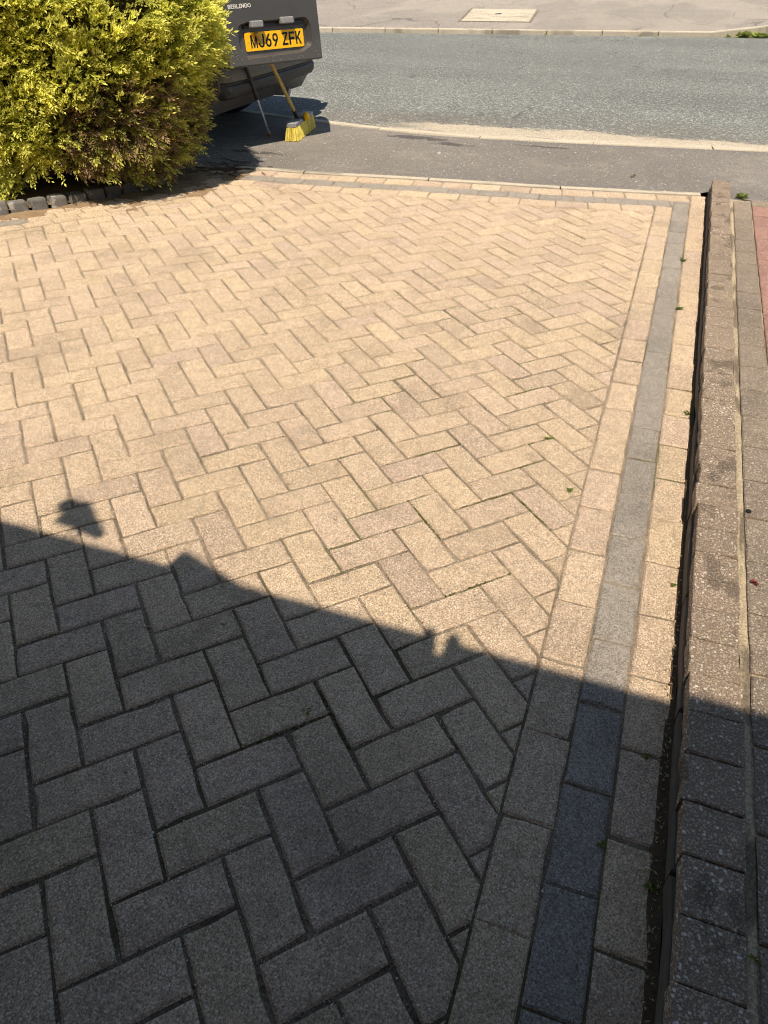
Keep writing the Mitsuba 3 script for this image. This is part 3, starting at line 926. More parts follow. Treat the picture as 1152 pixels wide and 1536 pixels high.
bm = mesh_of(body.refine_to_length(0.16))
bm.vertices = shape_van(bm.vertices)
bm.invert() if bm.volume < 0 else None
add('van__body', bm, 'mat_van_paint', smooth=40)


def slab(pts3, thick):
    """Convex panel: hull of points and the points moved by thick."""
    pts3 = np.asarray(pts3, float)
    return trimesh.convex.convex_hull(np.vstack([pts3, pts3 + np.asarray(thick)]))


# flat black panel painted for the shade of the load bay; right door closed
add('van__bay_shade_panel', slab([(VX + 0.004, VY0 + 0.16, 0.62), (VX + 0.004, VY0 + 0.90, 0.62), (VX + 0.004, VY0 + 0.90, 1.05), (VX + 0.004, VY0 + 0.16, 1.05), (VX - 0.046, VY0 + 0.18, 1.64), (VX - 0.046, VY0 + 0.90, 1.64)], (0.006, 0, 0)), 'mat_dark')
add('van__right_rear_door', slab([(VX + 0.006, VY0 + 0.915, 0.60), (VX + 0.006, VY1 - 0.14, 0.60), (VX + 0.006, VY1 - 0.14, 1.05), (VX - 0.044, VY1 - 0.19, 1.66), (VX + 0.006, VY0 + 0.915, 1.05), (VX - 0.044, VY0 + 0.915, 1.66)], (0.022, 0, 0)), 'mat_van_paint')
# bumper: a bar with rounded corners in plan, upper shelf, crease and lower lip
def bumper_path(bulge, inset):
    ys_ = np.linspace(VY0 - 0.015 + inset, VY1 + 0.015 - inset, 41)
    u_ = (ys_ - (VY0 + VY1) / 2) / ((VY1 - VY0) / 2 + 0.015 - inset)
    x_ = VX + bulge * np.sqrt(np.clip(1 - np.abs(u_) ** 7, 0, 1)) - 0.02 * u_ ** 2 - 0.30 * np.clip((np.abs(u_) - 0.86) / 0.14, 0, 1) ** 2.2
    return np.stack([x_, ys_], 1)


def strips(levels):
    rows_ = [np.c_[bumper_path(b, i_), np.full(41, z)] for b, i_, z in levels]
    V = np.vstack(rows_); F = []
    for a in range(len(levels) - 1):
        i = a * 41 + np.arange(40)
        F += [np.c_[i, i + 1, i + 42], np.c_[i, i + 42, i + 41]]
    return trimesh.Trimesh(V, np.vstack(F), process=False)


add('van__rear_bumper', strips([(0.0, 0.03, 0.605), (0.055, 0.012, 0.600), (0.075, 0.004, 0.585), (0.085, 0.0, 0.54), (0.086, 0.0, 0.50), (0.078, 0.002, 0.474)]), 'mat_van_paint', smooth=35)
add('van__bumper_crease', strips([(0.078, 0.002, 0.474), (0.060, 0.006, 0.462), (0.060, 0.006, 0.452), (0.076, 0.002, 0.444), (0.072, 0.004, 0.40), (0.05, 0.015, 0.368), (0.0, 0.05, 0.352), (-0.30, 0.08, 0.350)]), 'mat_black_plastic', smooth=35)
for k, (wx, wy) in enumerate(((0.86, VY0 + 0.02), (0.86, VY1 - 0.23), (3.52, VY0 + 0.02), (3.52, VY1 - 0.23))):
    prof = [(0.19, 0.0), (0.29, 0.0), (0.315, 0.03), (0.318, 0.06), (0.318, 0.15), (0.315, 0.18), (0.29, 0.21), (0.19, 0.21)]
    ty = trimesh.creation.revolve(np.array(prof), sections=48)
    ty.apply_transform(np.array(T().translate([VX - wx, wy + 0.21, 0.316]).rotate([1, 0, 0], 90).matrix))
    add(numbered('van__wheel', k) + '__tyre', ty, 'mat_tyre', smooth=35)
    rim = trimesh.creation.revolve(np.array([(0.0, 0.03), (0.06, 0.02), (0.15, 0.045), (0.192, 0.012), (0.192, 0.19), (0.0, 0.17)]), sections=32)
    rim.apply_transform(np.array(T().translate([VX - wx, wy + 0.21, 0.316]).rotate([1, 0, 0], 90).matrix))
    add(numbered('van__wheel', k) + '__rim', rim, 'mat_grey_plastic', smooth=35)
add('van__exhaust', tube([(VX - 0.5, 6.5, 0.27), (VX - 0.02, 6.55, 0.26)], 0.03, 12), 'mat_grey_plastic', smooth=40)
# tail lights on the rear corners
for k, yy in enumerate((VY0 + 0.035, VY1 - 0.105)):
    t_ = rbox((0.05, 0.09, 0.62), 0.02, 4)
    q = mesh_of(t_); q.apply_translation([VX + 0.012, yy + 0.035, 1.02])
    add(numbered('van__tail_light', k), q, 'mat_red_lens', smooth=40)
# side windows of the cab and windscreen
add('van__side_window', slab([(VX - 2.0, VY0 + 0.03, 1.05), (VX - 2.95, VY0 + 0.035, 1.05), (VX - 2.5, VY0 + 0.125, 1.60), (VX - 2.0, VY0 + 0.12, 1.62)], (0, -0.006, 0)), 'mat_glass')
add('van__windscreen', slab([(VX - 2.66, VY0 + 0.22, 1.735), (VX - 2.66, VY1 - 0.22, 1.735), (VX - 3.30, VY0 + 0.14, 1.235), (VX - 3.30, VY1 - 0.14, 1.235)], (-0.006, 0, 0.008)), 'mat_glass')

# the open rear door, built flat in its own plane: s across (metres from the plate's left edge), t up, n out
DK, DTILT, DYAW = 1.03, 0.10, 1.115
DP = CAM + DK * (np.array([-2.9798, 5.3309, 0.688]) - CAM)
DU = np.array([math.cos(DYAW), math.sin(DYAW), 0.0])
dn0 = np.array([DU[1], -DU[0], 0.0])
DV = np.array([0, 0, 1.0]) * math.cos(DTILT) - dn0 * math.sin(DTILT)
DN = np.cross(DU, DV)


def on_door(v):
    v = np.asarray(v, float)
    return DP + DK * (v[:, :1] * DU + v[:, 1:2] * DV + v[:, 2:] * DN)


def door_part(key, m, mat, smooth=30):
    q = m if isinstance(m, trimesh.Trimesh) else mesh_of(m)
    q = q.copy(); q.vertices = on_door(q.vertices)
    return add(key, q, mat, smooth=smooth)


def rrect(x0, x1, y0, y1, r):
    return Polygon([(x0 + r, y0 + r), (x1 - r, y0 + r), (x1 - r, y1 - r), (x0 + r, y1 - r)]).buffer(r, quad_segs=8)


def section(poly):
    c = np.array(poly.exterior.coords)[:-1]
    if not poly.exterior.is_ccw:
        c = c[::-1]
    return m3.CrossSection([c.tolist()])


panel_poly = Polygon([(-0.17, -0.088), (0.662, -0.090), (0.660, 0.10), (0.652, 0.45), (0.628, 0.86), (0.585, 1.05), (-0.11, 1.06), (-0.15, 0.86), (-0.168, 0.4)]).buffer(-0.012).buffer(0.012, quad_segs=5)
rec = Polygon([(-0.012, -0.044), (0.474, -0.036), (0.575, 0.0), (0.572, 0.125), (0.545, 0.178), (0.015, 0.172), (-0.070, 0.155), (-0.072, 0.03)])
rec = rec.buffer(-0.045).buffer(0.045, quad_segs=8)
def layer(poly, z0, z1):
    return m3.Manifold.extrude(section(poly), z1 - z0).translate([0, 0, z0])


outer = m3.Manifold.batch_hull([layer(panel_poly, -0.035, 0.018), layer(panel_poly.buffer(-0.010), 0.018, 0.026)])
pocket = m3.Manifold.batch_hull([layer(rec.buffer(-0.018), -0.014, 0.0), layer(rec, 0.020, 0.04)])
door_part('van__rear_door', outer - pocket, 'mat_van_paint', 25)
tell('van__rear_door', 'open dark grey rear door with the number plate in a recess')
door_part('van__rear_door__inner_trim', layer(panel_poly.buffer(-0.05), -0.05, -0.037), 'mat_black_plastic')
door_part('van__rear_door__recess_top', layer(sbox(0.0, 0.135, 0.52, 0.152), -0.0135, 0.004), 'mat_black_plastic')
door_part('van__number_plate', layer(rrect(0.0, 0.52, 0.0, 0.111, 0.008), -0.0095, -0.0045), 'mat_plate')
tell('van__number_plate', 'yellow number plate reading MJ69 ZFK')
x = 0.046
k = 0
for ch in 'MJ69 ZFK':
    if ch == ' ':
        x += 0.026
        continue
    tm = meshkit.text_mesh(ch, 0.079, 0.0012, bold=True)
    b = tm.bounds
    tm.apply_translation([-b[0, 0], -b[0, 1], 0])
    b = tm.bounds
    wid = 0.056 if ch == 'M' else 0.050
    tm.apply_scale([wid / (b[1, 0] - b[0, 0]), 0.079 / (b[1, 1] - b[0, 1]), 1])
    tm.apply_translation([x, 0.017, -0.0042])
    door_part(numbered('van__number_plate__character', k), tm, 'mat_ink', False)
    x += wid + 0.0115; k += 1
bt = meshkit.text_mesh('DEPENDABLE PLATES', 0.005, 0.0008) if False else None
for k, sx in enumerate((0.028, 0.488)):
    sc = trimesh.creation.cylinder(radius=0.005, height=0.004, sections=16); sc.apply_translation([sx, 0.058, -0.003])
    door_part(numbered('van__number_plate__screw', k), sc, 'mat_plate')
for k, (s0, s1, t0, t1) in enumerate(((0.038, 0.137, 0.136, 0.177), (0.300, 0.408, 0.146, 0.187))):
    q = rbox((s1 - s0, t1 - t0, 0.05), 0.008, 4).translate([(s0 + s1) / 2, (t0 + t1) / 2, 0.026])
    door_part(numbered('van__plate_lamp', k), q, 'mat_grey_plastic', 40)
    q = rbox((0.016, 0.030, 0.044), 0.006, 3).translate([s1 + 0.006, (t0 + t1) / 2 - 0.006, 0.022])
    door_part(numbered('van__plate_lamp', k) + '__end_cap', q, 'mat_black_plastic', 40)
lt = meshkit.text_mesh('BERLINGO', 0.0225, 0.003, bold=True)
b = lt.bounds
lt.apply_translation([-b[0, 0], -b[0, 1], 0]); lt.apply_scale([0.188 / (b[1, 0] - b[0, 0]), 1, 1])
lt.vertices[:, 1] += lt.vertices[:, 0] * 0.02
lt.apply_translation([-0.121, 0.2505, 0.0255])
door_part('van__lettering', lt, 'mat_chrome', False)
tell('van__lettering', 'chrome letters BERLINGO on the rear door')
for k, tt in enumerate((0.02, 0.75)):
    door_part(numbered('van__door_hinge', k), rbox((0.20, 0.05, 0.05), 0.012, 3).translate([-0.21, tt, -0.04]), 'mat_van_paint', 40)

# ------------------------------------------------------------------ broom and pole leaning behind the open door
tell('broom', 'yard broom with yellow bristles and wooden handle leaning behind the open van door', 'broom')
hA, hB = np.array([-2.985, 5.945, 0.0]), np.array([-3.085, 6.50, 0.0])
hd = (hB - hA); HL = np.linalg.norm(hd); hd /= HL; hs = np.array([hd[1], -hd[0], 0.0])
lean = hs * 0.012 + np.array([0, 0, 1.0])


def on_head(v):
    v = np.asarray(v, float)
    return hA + v[:, :1] * hd + v[:, 1:2] * hs + v[:, 2:] * np.array([0, 0, 1.0])


for k, (a, b) in enumerate(((0.0, 0.215), (0.30, HL))):
    q = mesh_of(rbox((b - a, 0.085, 0.034), 0.007, 4).translate([(a + b) / 2, 0, 0.118])); q.vertices = on_head(q.vertices)
    add(numbered('broom__head_block', k), q, 'mat_grey_plastic', smooth=40)
q = mesh_of(rbox((0.10, 0.075, 0.030), 0.008, 4).translate([0.2575, 0, 0.113])); q.vertices = on_head(q.vertices)
add('broom__bridge', q, 'mat_black_plastic', smooth=40)
q = mesh_of(rbox((0.06, 0.05, 0.06), 0.02, 4).translate([0.315, 0.045, 0.135])); q.vertices = on_head(q.vertices)
add('broom__clamp', q, 'mat_plate', smooth=40)
rr = np.random.default_rng(17)
parts = []
for a in np.linspace(0.010, HL - 0.010, 34):
    for b in np.linspace(-0.036, 0.036, 6):
        t0 = np.array([a + rr.normal(0, 0.0015), b, 0.106]); e = (a - HL / 2) / (HL / 2)
        t1 = np.array([a + 0.02 * e * abs(e) ** 5 + rr.normal(0, 0.003), b * 1.38 + rr.normal(0, 0.002), 0.001 + 0.004 * rr.random()])
        tb = tube(on_head(np.array([t0, (t0 * 0.55 + t1 * 0.45), t1])), [0.0068, 0.0085, 0.0090], 6)
        parts.append((np.array(tb.vertices), np.array(tb.faces), np.tile([[0.35 + 0.6 * rr.random(), 0.5]], (len(tb.vertices), 1))))
vf, u = cat_parts(parts)
add('broom__bristles', vf, 'mat_bristle', uv=u)
tell('broom__bristles', 'flared yellow bristles', kind='stuff')
f0 = on_head(np.array([[0.235, 0.0, 0.118]]))[0]
g0 = np.array([-3.024, 5.775, 0.555])
hdir = (g0 - f0) / np.linalg.norm(g0 - f0)
add('broom__ferrule', tube([f0, f0 + hdir * 0.03, f0 + hdir * 0.10, f0 + hdir * 0.115], [0.022, 0.021, 0.018, 0.017], 14), 'mat_black_plastic', smooth=40)
add('broom__handle', tube([f0 + hdir * 0.10, f0 + hdir * 0.5, f0 + hdir * 0.90], 0.0145, 14), 'mat_handle', smooth=40)

tell('support_pole', 'thin silver and black telescopic pole standing beside the broom', 'pole')
p0 = np.array([-3.249, 6.067, 0.0]); p1 = np.array([-3.165, 5.62, 0.565]); pd = (p1 - p0) / np.linalg.norm(p1 - p0)
add('support_pole__lower_tube', tube([p0 + pd * 0.03, p0 + pd * 0.43], 0.0085, 12), 'mat_steel', smooth=40)
add('support_pole__upper_tube', tube([p0 + pd * 0.42, p0 + pd * 0.98], 0.013, 12), 'mat_black_plastic', smooth=40)
add('support_pole__collar', tube([p0 + pd * 0.405, p0 + pd * 0.42, p0 + pd * 0.455, p0 + pd * 0.465], [0.013, 0.018, 0.018, 0.014], 14), 'mat_black_plastic', smooth=40)
add('support_pole__foot', tube([p0, p0 + pd * 0.012, p0 + pd * 0.04], [0.016, 0.017, 0.010], 12), 'mat_tan_wood', smooth=40)

# ------------------------------------------------------------------ weeds, leaves and litter
rw = np.random.default_rng(31)


def weed(key, x, y, z, size, n_, label, flat=0.5, mat='mat_weed'):
    parts = []
    for k in range(n_):
        a = 6.283 * (k + 0.6 * rw.random()) / n_
        el = (1 - flat) * 1.2 * rw.random() + 0.25
        d = np.array([math.cos(a) * math.cos(el), math.sin(a) * math.cos(el), math.sin(el)])
        sd = np.cross(d, [0, 0, 1.0]); sd /= np.linalg.norm(sd)
        l = size * (0.6 + 0.6 * rw.random()); w_ = l * (0.20 + 0.12 * rw.random())
        c = np.array([x, y, z]) + rw.normal(0, size * (0.12 if n_ < 30 else 0.45), 3) * np.array([1, 0.35, 0.2])
        c[2] = max(c[2], z)
        dr_ = np.array([0, 0, -0.35 * l])
        v = np.array([c, c + d * l * 0.35 + sd * w_, c + d * l * 0.7 + sd * w_ * 0.7 + dr_ * 0.4, c + d * l + dr_, c + d * l * 0.7 - sd * w_ * 0.7 + dr_ * 0.4, c + d * l * 0.35 - sd * w_, c + d * l * 0.5 + dr_ * 0.15 - np.array([0, 0, w_ * 0.25])])
        v[:, 2] = np.maximum(v[:, 2], z + 0.001)
        parts.append((v, np.array([[0, 1, 6], [1, 2, 6], [2, 3, 6], [3, 4, 6], [4, 5, 6], [5, 0, 6]]), np.tile([[rw.random(), rw.random()]], (7, 1))))
    vf, u = cat_parts(parts)
    add(key, vf, mat, uv=u)
    tell(key, label, 'weed', 'weeds growing in joints')


WEEDS = [(0.42, 5.03, 0.10, 0.050, 18, 'bushy weed growing at the far right end of the low wall'),
         (0.158, 4.085, 0.0, 0.026, 8, 'weed in the right border beside the grey course, furthest along the low wall'),
         (0.163, 3.42, 0.0, 0.024, 8, 'small weed between the grey and outer buff border courses, second along the wall'),
         (0.238, 2.455, 0.004, 0.024, 7, 'weed rooted in the shaded channel against the low wall, in the sunlit half'),
         (0.232, 1.535, 0.004, 0.014, 5, 'tiny weed at the edge of the channel just beyond the house shadow'),
         (-0.195, 2.13, 0.0, 0.020, 7, 'flat weed in a herringbone joint near the right border'),
         (-0.085, 1.86, 0.0, 0.016, 6, 'small weed where the herringbone meets the inner border'),
         (-0.49, 0.855, 0.0, 0.018, 3, 'narrow leaved weed in a shaded joint in the middle of the foreground'),
         (0.205, 0.995, 0.0, 0.014, 4, 'tiny round leaved weed in the shaded outer border course'),
         (0.145, 0.775, 0.0, 0.014, 5, 'small weed in the corner of a shaded border joint beside the grey course'),
         (0.234, 0.725, 0.004, 0.016, 8, 'green weed in the shaded channel at the foot of the wall'),
         (0.372, 0.615, 0.10, 0.012, 4, 'small green leaf in the joint at the lower right edge')]
for k, (x, y, z, s_, n_, lab) in enumerate(WEEDS):
    weed(numbered('weed', k), x, y, z, s_, n_, lab)

# moss along a few joints of the field near the right border
parts = []
spots = np.array([(-0.22, 2.13), (-0.30, 1.90), (-0.20, 1.80), (-0.36, 1.70), (-0.45, 1.55), (-0.30, 1.45), (-0.25, 2.35), (-0.50, 1.95), (-0.62, 0.82), (-0.45, 0.90)])
cen = np.array([g.centroid.coords[0] for _, g in pieces])
for q0 in spots:
    g = pieces[int(np.argmin(((cen - q0) ** 2).sum(1)))][1]
    c_ = np.array(g.exterior.coords)
    ed = [(np.linalg.norm(c_[k + 1] - c_[k]), c_[k], c_[k + 1]) for k in range(len(c_) - 1)]
    ln, e0, e1 = max(ed, key=lambda t: t[0])
    nrm2 = np.array([(e1 - e0)[1], -(e1 - e0)[0]]) / ln
    nrm2 *= -np.sign(nrm2 @ (cen[int(np.argmin(((cen - q0) ** 2).sum(1)))] - e0))
    for _ in range(int(ln * 300)):
        q = e0 + (e1 - e0) * np.clip(rw.normal(0.5, 0.27), 0, 1) + nrm2 * (0.0034 + rw.normal(0, 0.0016))
        c = np.array([q[0], q[1], -0.001]); h = 0.0028 * (0.5 + rw.random())
        a = rw.random() * 6.28
        v = np.array([c + h * np.array([math.cos(a + t), math.sin(a + t), -0.8]) for t in (0, 2.1, 4.2)] + [c + np.array([0, 0, h * 0.5])])
        parts.append((v, np.array([[0, 1, 3], [1, 2, 3], [2, 0, 3]]), np.tile([[0.4 * rw.random(), rw.random() * 0.6]], (4, 1))))
vf, u = cat_parts(parts)
add('joint_moss', vf, 'mat_moss', uv=u)
tell('joint_moss', 'thin green moss in the paver joints near the right border', 'moss', kind='stuff')

# grit and crumbs caught in the joints of the nearest pavers
rj = np.random.default_rng(77)
dark, pale = [], []
for show, g in pieces[:170]:
    c_ = np.array(g.exterior.coords)
    gc = np.array(g.centroid.coords[0])
    for k in range(len(c_) - 1):
        e0, e1 = c_[k], c_[k + 1]
        ln = np.linalg.norm(e1 - e0)
        o = (e0 + e1) / 2 - gc; o /= np.linalg.norm(o) + 1e-9
        for _ in range(rj.poisson(ln * 38)):
            q = e0 + (e1 - e0) * rj.random() + o * rj.normal(0.0025, 0.0022)
            (pale if rj.random() < 0.45 else dark).append((np.array([q[0], q[1], -0.0015]), rj.uniform(0.0009, 0.0026)))


def specks(lst):
    parts_ = []
    for c, s_ in lst:
        v = np.array([[1, 0, 0], [-0.5, 0.87, 0], [-0.5, -0.87, 0], [0, 0, 1.0]]) * rj.uniform(0.6, 1.3, (4, 3)) * s_
        a = rj.random() * 6.28
        v = v @ np.array([[math.cos(a), math.sin(a), 0], [-math.sin(a), math.cos(a), 0], [0, 0, 1]]) + c
        parts_.append((v, np.array([[0, 1, 3], [1, 2, 3], [2, 0, 3]]), np.tile([[0.5, rj.random()]], (4, 1))))
    return cat_parts(parts_)


for name, lst, mat, lab in (('joint_grit', pale, 'mat_pebble', 'pale grit caught in the joints of the nearest pavers'), ('joint_crumbs', dark, 'mat_dark_soil', 'dark crumbs of soil in the joints of the nearest pavers')):
    vf, u = specks(lst)
    add(name, vf, mat, uv=u)
    tell(name, lab, 'grit' if name == 'joint_grit' else 'soil', kind='stuff')

# weeds along the far kerb
KW = ['leafy weed where the far kerb begins to rise', 'leafy weed in the middle of the clump under the rising far kerb', 'leafy weed at the far right end of the far kerb, next to the picture edge', 'small weed at the foot of the far kerb just left of the leafy clump',
      'tiny weed at the foot of the far kerb about halfway across the road in view', 'tiny weed at the foot of the far kerb in front of the inspection cover', 'tiny weed at the foot of the far kerb near the van']
for k, (x, n_, s_) in enumerate(((0.68, 38, 0.14), (0.92, 38, 0.13), (1.16, 38, 0.14), (0.42, 14, 0.07), (-1.0, 9, 0.045), (-2.55, 9, 0.05), (-5.0, 7, 0.04))):
    key = numbered('kerb_weed', k)
    parts_before = len(scene)
    weed(key, x, float(far_y(x)) - 0.03, 0.0, s_, n_, KW[k], flat=0.15, mat='mat_kerb_weed')
    labels[key] = {'label': KW[k], 'category': 'weed', 'group': 'weeds along the far kerb'}

# fallen leaves
def leaf(key, x, y, z, size, ang, mat, label):
    t = np.linspace(0, 1, 6)
    w_ = np.sin(t * math.pi) ** 0.8 * 0.32
    up = np.array([np.c_[t - 0.5, w_, 0.16 * np.sin(t * 5)], np.c_[t - 0.5, 0 * w_, 0.16 * np.sin(t * 5) - 0.03], np.c_[t - 0.5, -w_, 0.16 * np.sin(t * 5) + 0.05]])
    V = up.reshape(-1, 3) * size
    V[:, 2] -= V[:, 2].min() - 0.0015
    i = np.arange(5)
    F = np.vstack([np.c_[6 + i, 6 + i + 1, i + 1], np.c_[6 + i, i + 1, i], np.c_[12 + i, 12 + i + 1, 6 + i + 1], np.c_[12 + i, 6 + i + 1, 6 + i]])
    c_, s_ = math.cos(ang), math.sin(ang)
    V = V @ np.array([[c_, s_, 0], [-s_, c_, 0], [0, 0, 1]]) + np.array([x, y, z])
    add(key, (V, F), mat, uv=np.tile([[rw.random(), rw.random()]], (len(V), 1)))
    tell(key, label, 'leaf')


leaf('dry_leaf', -0.245, 5.73, 0.002, 0.055, 1.2, 'mat_dry_leaf', 'yellow fallen leaf on the footway just beyond the right end of the driveway')
leaf('dry_leaf_001', -0.73, 5.89, 0.002, 0.034, 0.2, 'mat_dry_leaf', 'small pale leaf on the footway opposite the grey border corner')
leaf('red_leaf', 0.393, 1.49, 0.105, 0.020, 0.6, 'mat_red_leaf', 'dark red dried leaf on the mortar joint beside the low wall')
leaf('red_leaf_001', 0.398, 1.484, 0.105, 0.014, 2.3, 'mat_red_leaf', 'curled scrap of red leaf touching the larger red leaf on the mortar joint')
# a snail on the mortar joint
sn = trimesh.creation.icosphere(subdivisions=3, radius=0.0072); sn.vertices *= [1, 1, 0.8]
sn.apply_translation([0.388, 1.78, ZS + 0.004])
add('snail', sn, 'mat_dark', smooth=True)
tell('snail', 'small dark snail shell on the cream mortar joint beside the wall', 'snail')

# pale bits of grit lying about
rg = np.random.default_rng(41)
parts = []


def chip(c, s_):
    q = trimesh.creation.icosphere(subdivisions=1, radius=s_)
    q.vertices *= rg.uniform(0.6, 1.3, 3) * np.array([1, 1, 0.55])
    q.vertices += rg.normal(0, s_ * 0.12, q.vertices.shape)
    return np.array(q.vertices) + np.array([c[0], c[1], c[2] + s_ * 0.4]), np.array(q.faces), np.tile([[0.5, rg.random()]], (len(q.vertices), 1))


for _ in range(260):
    x, y = rg.uniform(-3.3, 0.3), rg.uniform(5.4, 6.5)
    parts.append(chip((x, y, 0.0), rg.uniform(0.002, 0.0055)))
for _ in range(120):
    x = rg.uniform(-3, 0.8)
    parts.append(chip((x, float(kerb_y(x)) + rg.uniform(0.13, 0.7), -0.006), rg.uniform(0.003, 0.008)))
for _ in range(240):
    x, y = rg.uniform(-3.3, 0.2), rg.uniform(0.3, 4.9)
    parts.append(chip((x, y, -0.001), rg.uniform(0.0012, 0.0028)))
vf, u = cat_parts(parts)
add('loose_grit', vf, 'mat_pebble', uv=u)
tell('loose_grit', 'pale bits of grit scattered over the paving', 'grit', kind='stuff')
for k, (x, y, s_, lab) in enumerate(((-1.72, 5.93, 0.016, 'white pebble on the middle of the footway, the larger of two'), (-2.18, 5.55, 0.011, 'white pebble on the footway close to the edging strip, left of the larger one'))):
    v, f, u = chip((x, y, 0.0), s_)
    add(numbered('white_pebble', k), (v, f), 'mat_pebble', uv=u)
    tell(numbered('white_pebble', k), lab, 'pebble')

# twigs lying by the bed where the setts end
tw = []
for _ in range(60):
    c = np.array([-3.05 + rw.normal(0, 0.13), 4.93 + rw.normal(0, 0.09), 0.008]); a = rw.normal(0.5, 0.9)
    d = np.array([math.cos(a), math.sin(a), 0.05 * rw.normal()]) * rw.uniform(0.02, 0.09)
    tw.append(tube([c - d, c + rw.normal(0, 0.006, 3) * [1, 1, 0.2], c + d], 0.0028, 4, False))
add('dry_twigs', trimesh.util.concatenate(tw), 'mat_bark', smooth=True)
tell('dry_twigs', 'dry brown clippings lying beside the bush at the corner of the driveway', 'clippings', kind='stuff')

# ------------------------------------------------------------------ the house behind the viewer, whose eaves shade the foreground
EZ = 2.3
sh = EZ / math.tan(SUN_EL)
EY = 1.160 - sh * math.cos(SUN_AZ)            # outer edge of the gutter
EXS = sh * math.sin(SUN_AZ)                   # a point of the eaves shades the ground this much further left
tell('house', 'house with brown roof and gutter that shades the near end of the driveway', 'house')
add('house__wall', trimesh.creation.box(bounds=[[-6.0, EY - 6.5, -0.1], [2.6, EY - 0.26, EZ - 0.10]]), 'mat_house_wall')
g_ = lambda x: EXS + x
gut = [(g_(-7.0), g_(-0.296)), (g_(-0.262), g_(3.5))]  # gap added between the lengths for the bright notch in the eaves shadow
for k, (a, b) in enumerate(gut):
    prof = Polygon([(0, 0), (-0.02, -0.055), (-0.06, -0.07), (-0.09, -0.055), (-0.10, 0), (-0.094, 0), (-0.086, -0.05), (-0.06, -0.062), (-0.025, -0.05), (-0.006, 0)])
    q = trimesh.creation.extrude_polygon(prof, b - a, engine='earcut')
    q.apply_transform(np.array([[0, 0, 1, a], [1, 0, 0, EY], [0, 1, 0, EZ], [0, 0, 0, 1.0]]))
    add(numbered('house__gutter', k), q, 'mat_gutter')
for k, xx in enumerate((g_(-0.309), g_(-0.249))):  # knobs added beside the gap to shape the notch in the shadow
    q = trimesh.creation.box(bounds=[[xx - 0.014, EY - 0.10, EZ - 0.075], [xx + 0.014, EY + 0.014, EZ + 0.022]])
    add(numbered('house__added_gutter_knob', k), q, 'mat_gutter')
rise = math.tan(math.radians(30))
roof = np.array([(g_(-7.2), EY - 0.062, EZ + 0.03), (g_(3.7), EY - 0.062, EZ + 0.03), (g_(3.7), EY - 4.0, EZ + 0.03 + 3.94 * rise), (g_(-7.2), EY - 4.0, EZ + 0.03 + 3.94 * rise)])
add('house__roof', slab(roof, (0, -0.02, -0.07)), 'mat_roof_tile')
roof2 = np.array([(g_(-7.2), EY - 4.02, EZ + 0.03 + 3.94 * rise), (g_(3.7), EY - 4.02, EZ + 0.03 + 3.94 * rise), (g_(3.7), EY - 7.9, EZ), (g_(-7.2), EY - 7.9, EZ)])
add('house__roof_001', slab(roof2, (0, 0.02, -0.07)), 'mat_roof_tile')
add('house__fascia', trimesh.creation.box(bounds=[[g_(-7.0), EY - 0.16, EZ - 0.16], [g_(3.5), EY - 0.122, EZ - 0.02]]), 'mat_gutter')
add('house__soffit', trimesh.creation.box(bounds=[[g_(-7.0), EY - 0.27, EZ - 0.13], [g_(3.5), EY - 0.162, EZ - 0.115]]), 'mat_gutter')
# wedge added at the eaves, shaped to cast the bump in their shadow
q = trimesh.convex.convex_hull(np.array([(g_(-1.045), EY - 0.01, EZ - 0.02), (g_(-0.755), EY - 0.01, EZ - 0.02), (g_(-1.010), EY - 0.01, EZ + 0.135), (g_(-0.99), EY - 0.01, EZ + 0.135), (g_(-1.045), EY - 0.09, EZ), (g_(-0.755), EY - 0.09, EZ), (g_(-1.0), EY - 0.09, EZ + 0.13)]))
add('house__added_eaves_wedge', q, 'mat_gutter')

# unseen bird on the gutter, added and cut flat to cast the shadow bump
def hull_chain(sph):
    out = m3.Manifold()
    for (a, ra), (b, rb_) in zip(sph[:-1], sph[1:]):
        out += m3.Manifold.batch_hull([m3.Manifold.sphere(ra, 24).translate(list(map(float, a))), m3.Manifold.sphere(rb_, 24).translate(list(map(float, b)))])
    return out


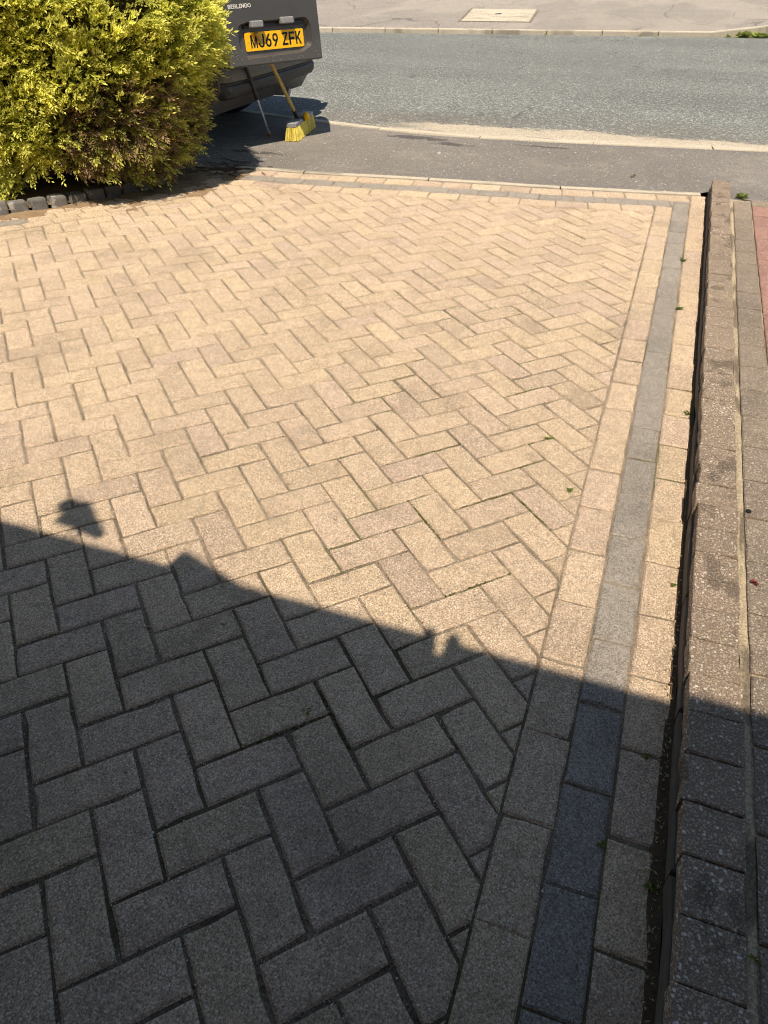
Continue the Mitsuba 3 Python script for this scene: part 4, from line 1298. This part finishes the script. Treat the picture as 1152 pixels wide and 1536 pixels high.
k_ = math.tan(SUN_EL) / math.cos(SUN_AZ)
def bird(x, h):
    return np.array([g_(x) + h * k_ * 0.0 + h * math.tan(SUN_AZ) , EY - 0.01, EZ + h * k_])


sil = [(-1.452, 0.054), (-1.440, 0.078), (-1.452, 0.092), (-1.486, 0.104), (-1.492, 0.122), (-1.482, 0.138), (-1.464, 0.142), (-1.450, 0.134), (-1.430, 0.140), (-1.405, 0.140), (-1.380, 0.122), (-1.345, 0.090), (-1.272, 0.036), (-1.285, 0.031), (-1.370, 0.046)]
poly = Polygon([(bird(x, h)[0] - g_(-1.4), bird(x, h)[2] - EZ) for x, h in sil]).buffer(-0.004).buffer(0.004)
lay = []
for q_, zz in ((-0.012, -0.018), (-0.003, -0.010), (0.0, 0.0), (-0.003, 0.010), (-0.012, 0.018)):
    pp = poly.buffer(q_)
    pp = max(getattr(pp, 'geoms', [pp]), key=lambda g: g.area)
    lay.append(trimesh.creation.extrude_polygon(pp, 0.012, engine='earcut').apply_translation([0, 0, zz - 0.006]))
pg = m3.Manifold.batch_boolean([m3.Manifold(m3.Mesh(np.array(q.vertices, np.float32), np.array(q.faces, np.uint32))) for q in lay], m3.OpType.Add)
pg = mesh_of(pg.refine_to_length(0.008))
trimesh.smoothing.filter_taubin(pg, iterations=14)
pg.vertices = np.c_[pg.vertices[:, 0] + g_(-1.4), EY + 0.004 - pg.vertices[:, 2], pg.vertices[:, 1] + EZ]
pg.invert() if pg.volume < 0 else None
add('shadow_bird__body', pg, 'mat_shadow_bird', smooth=True)
b0 = bird(-1.484, 0.122) + np.array([0, 0.014, 0])
add('shadow_bird__beak', tube([b0, b0 + np.array([-0.020, 0, -0.012])], [0.006, 0.002], 8), 'mat_dark', smooth=True)
for k, xx in enumerate((-1.385, -1.36)):
    a = bird(xx, 0.06) + np.array([0, 0.012, 0])
    add(numbered('shadow_bird__leg', k), tube([a, np.array([a[0], EY - 0.004, EZ])], 0.004, 6), 'mat_dark', smooth=True)
tell('shadow_bird', 'unseen bird on the house gutter, added and shaped to cast the bump in the eaves shadow', 'bird')
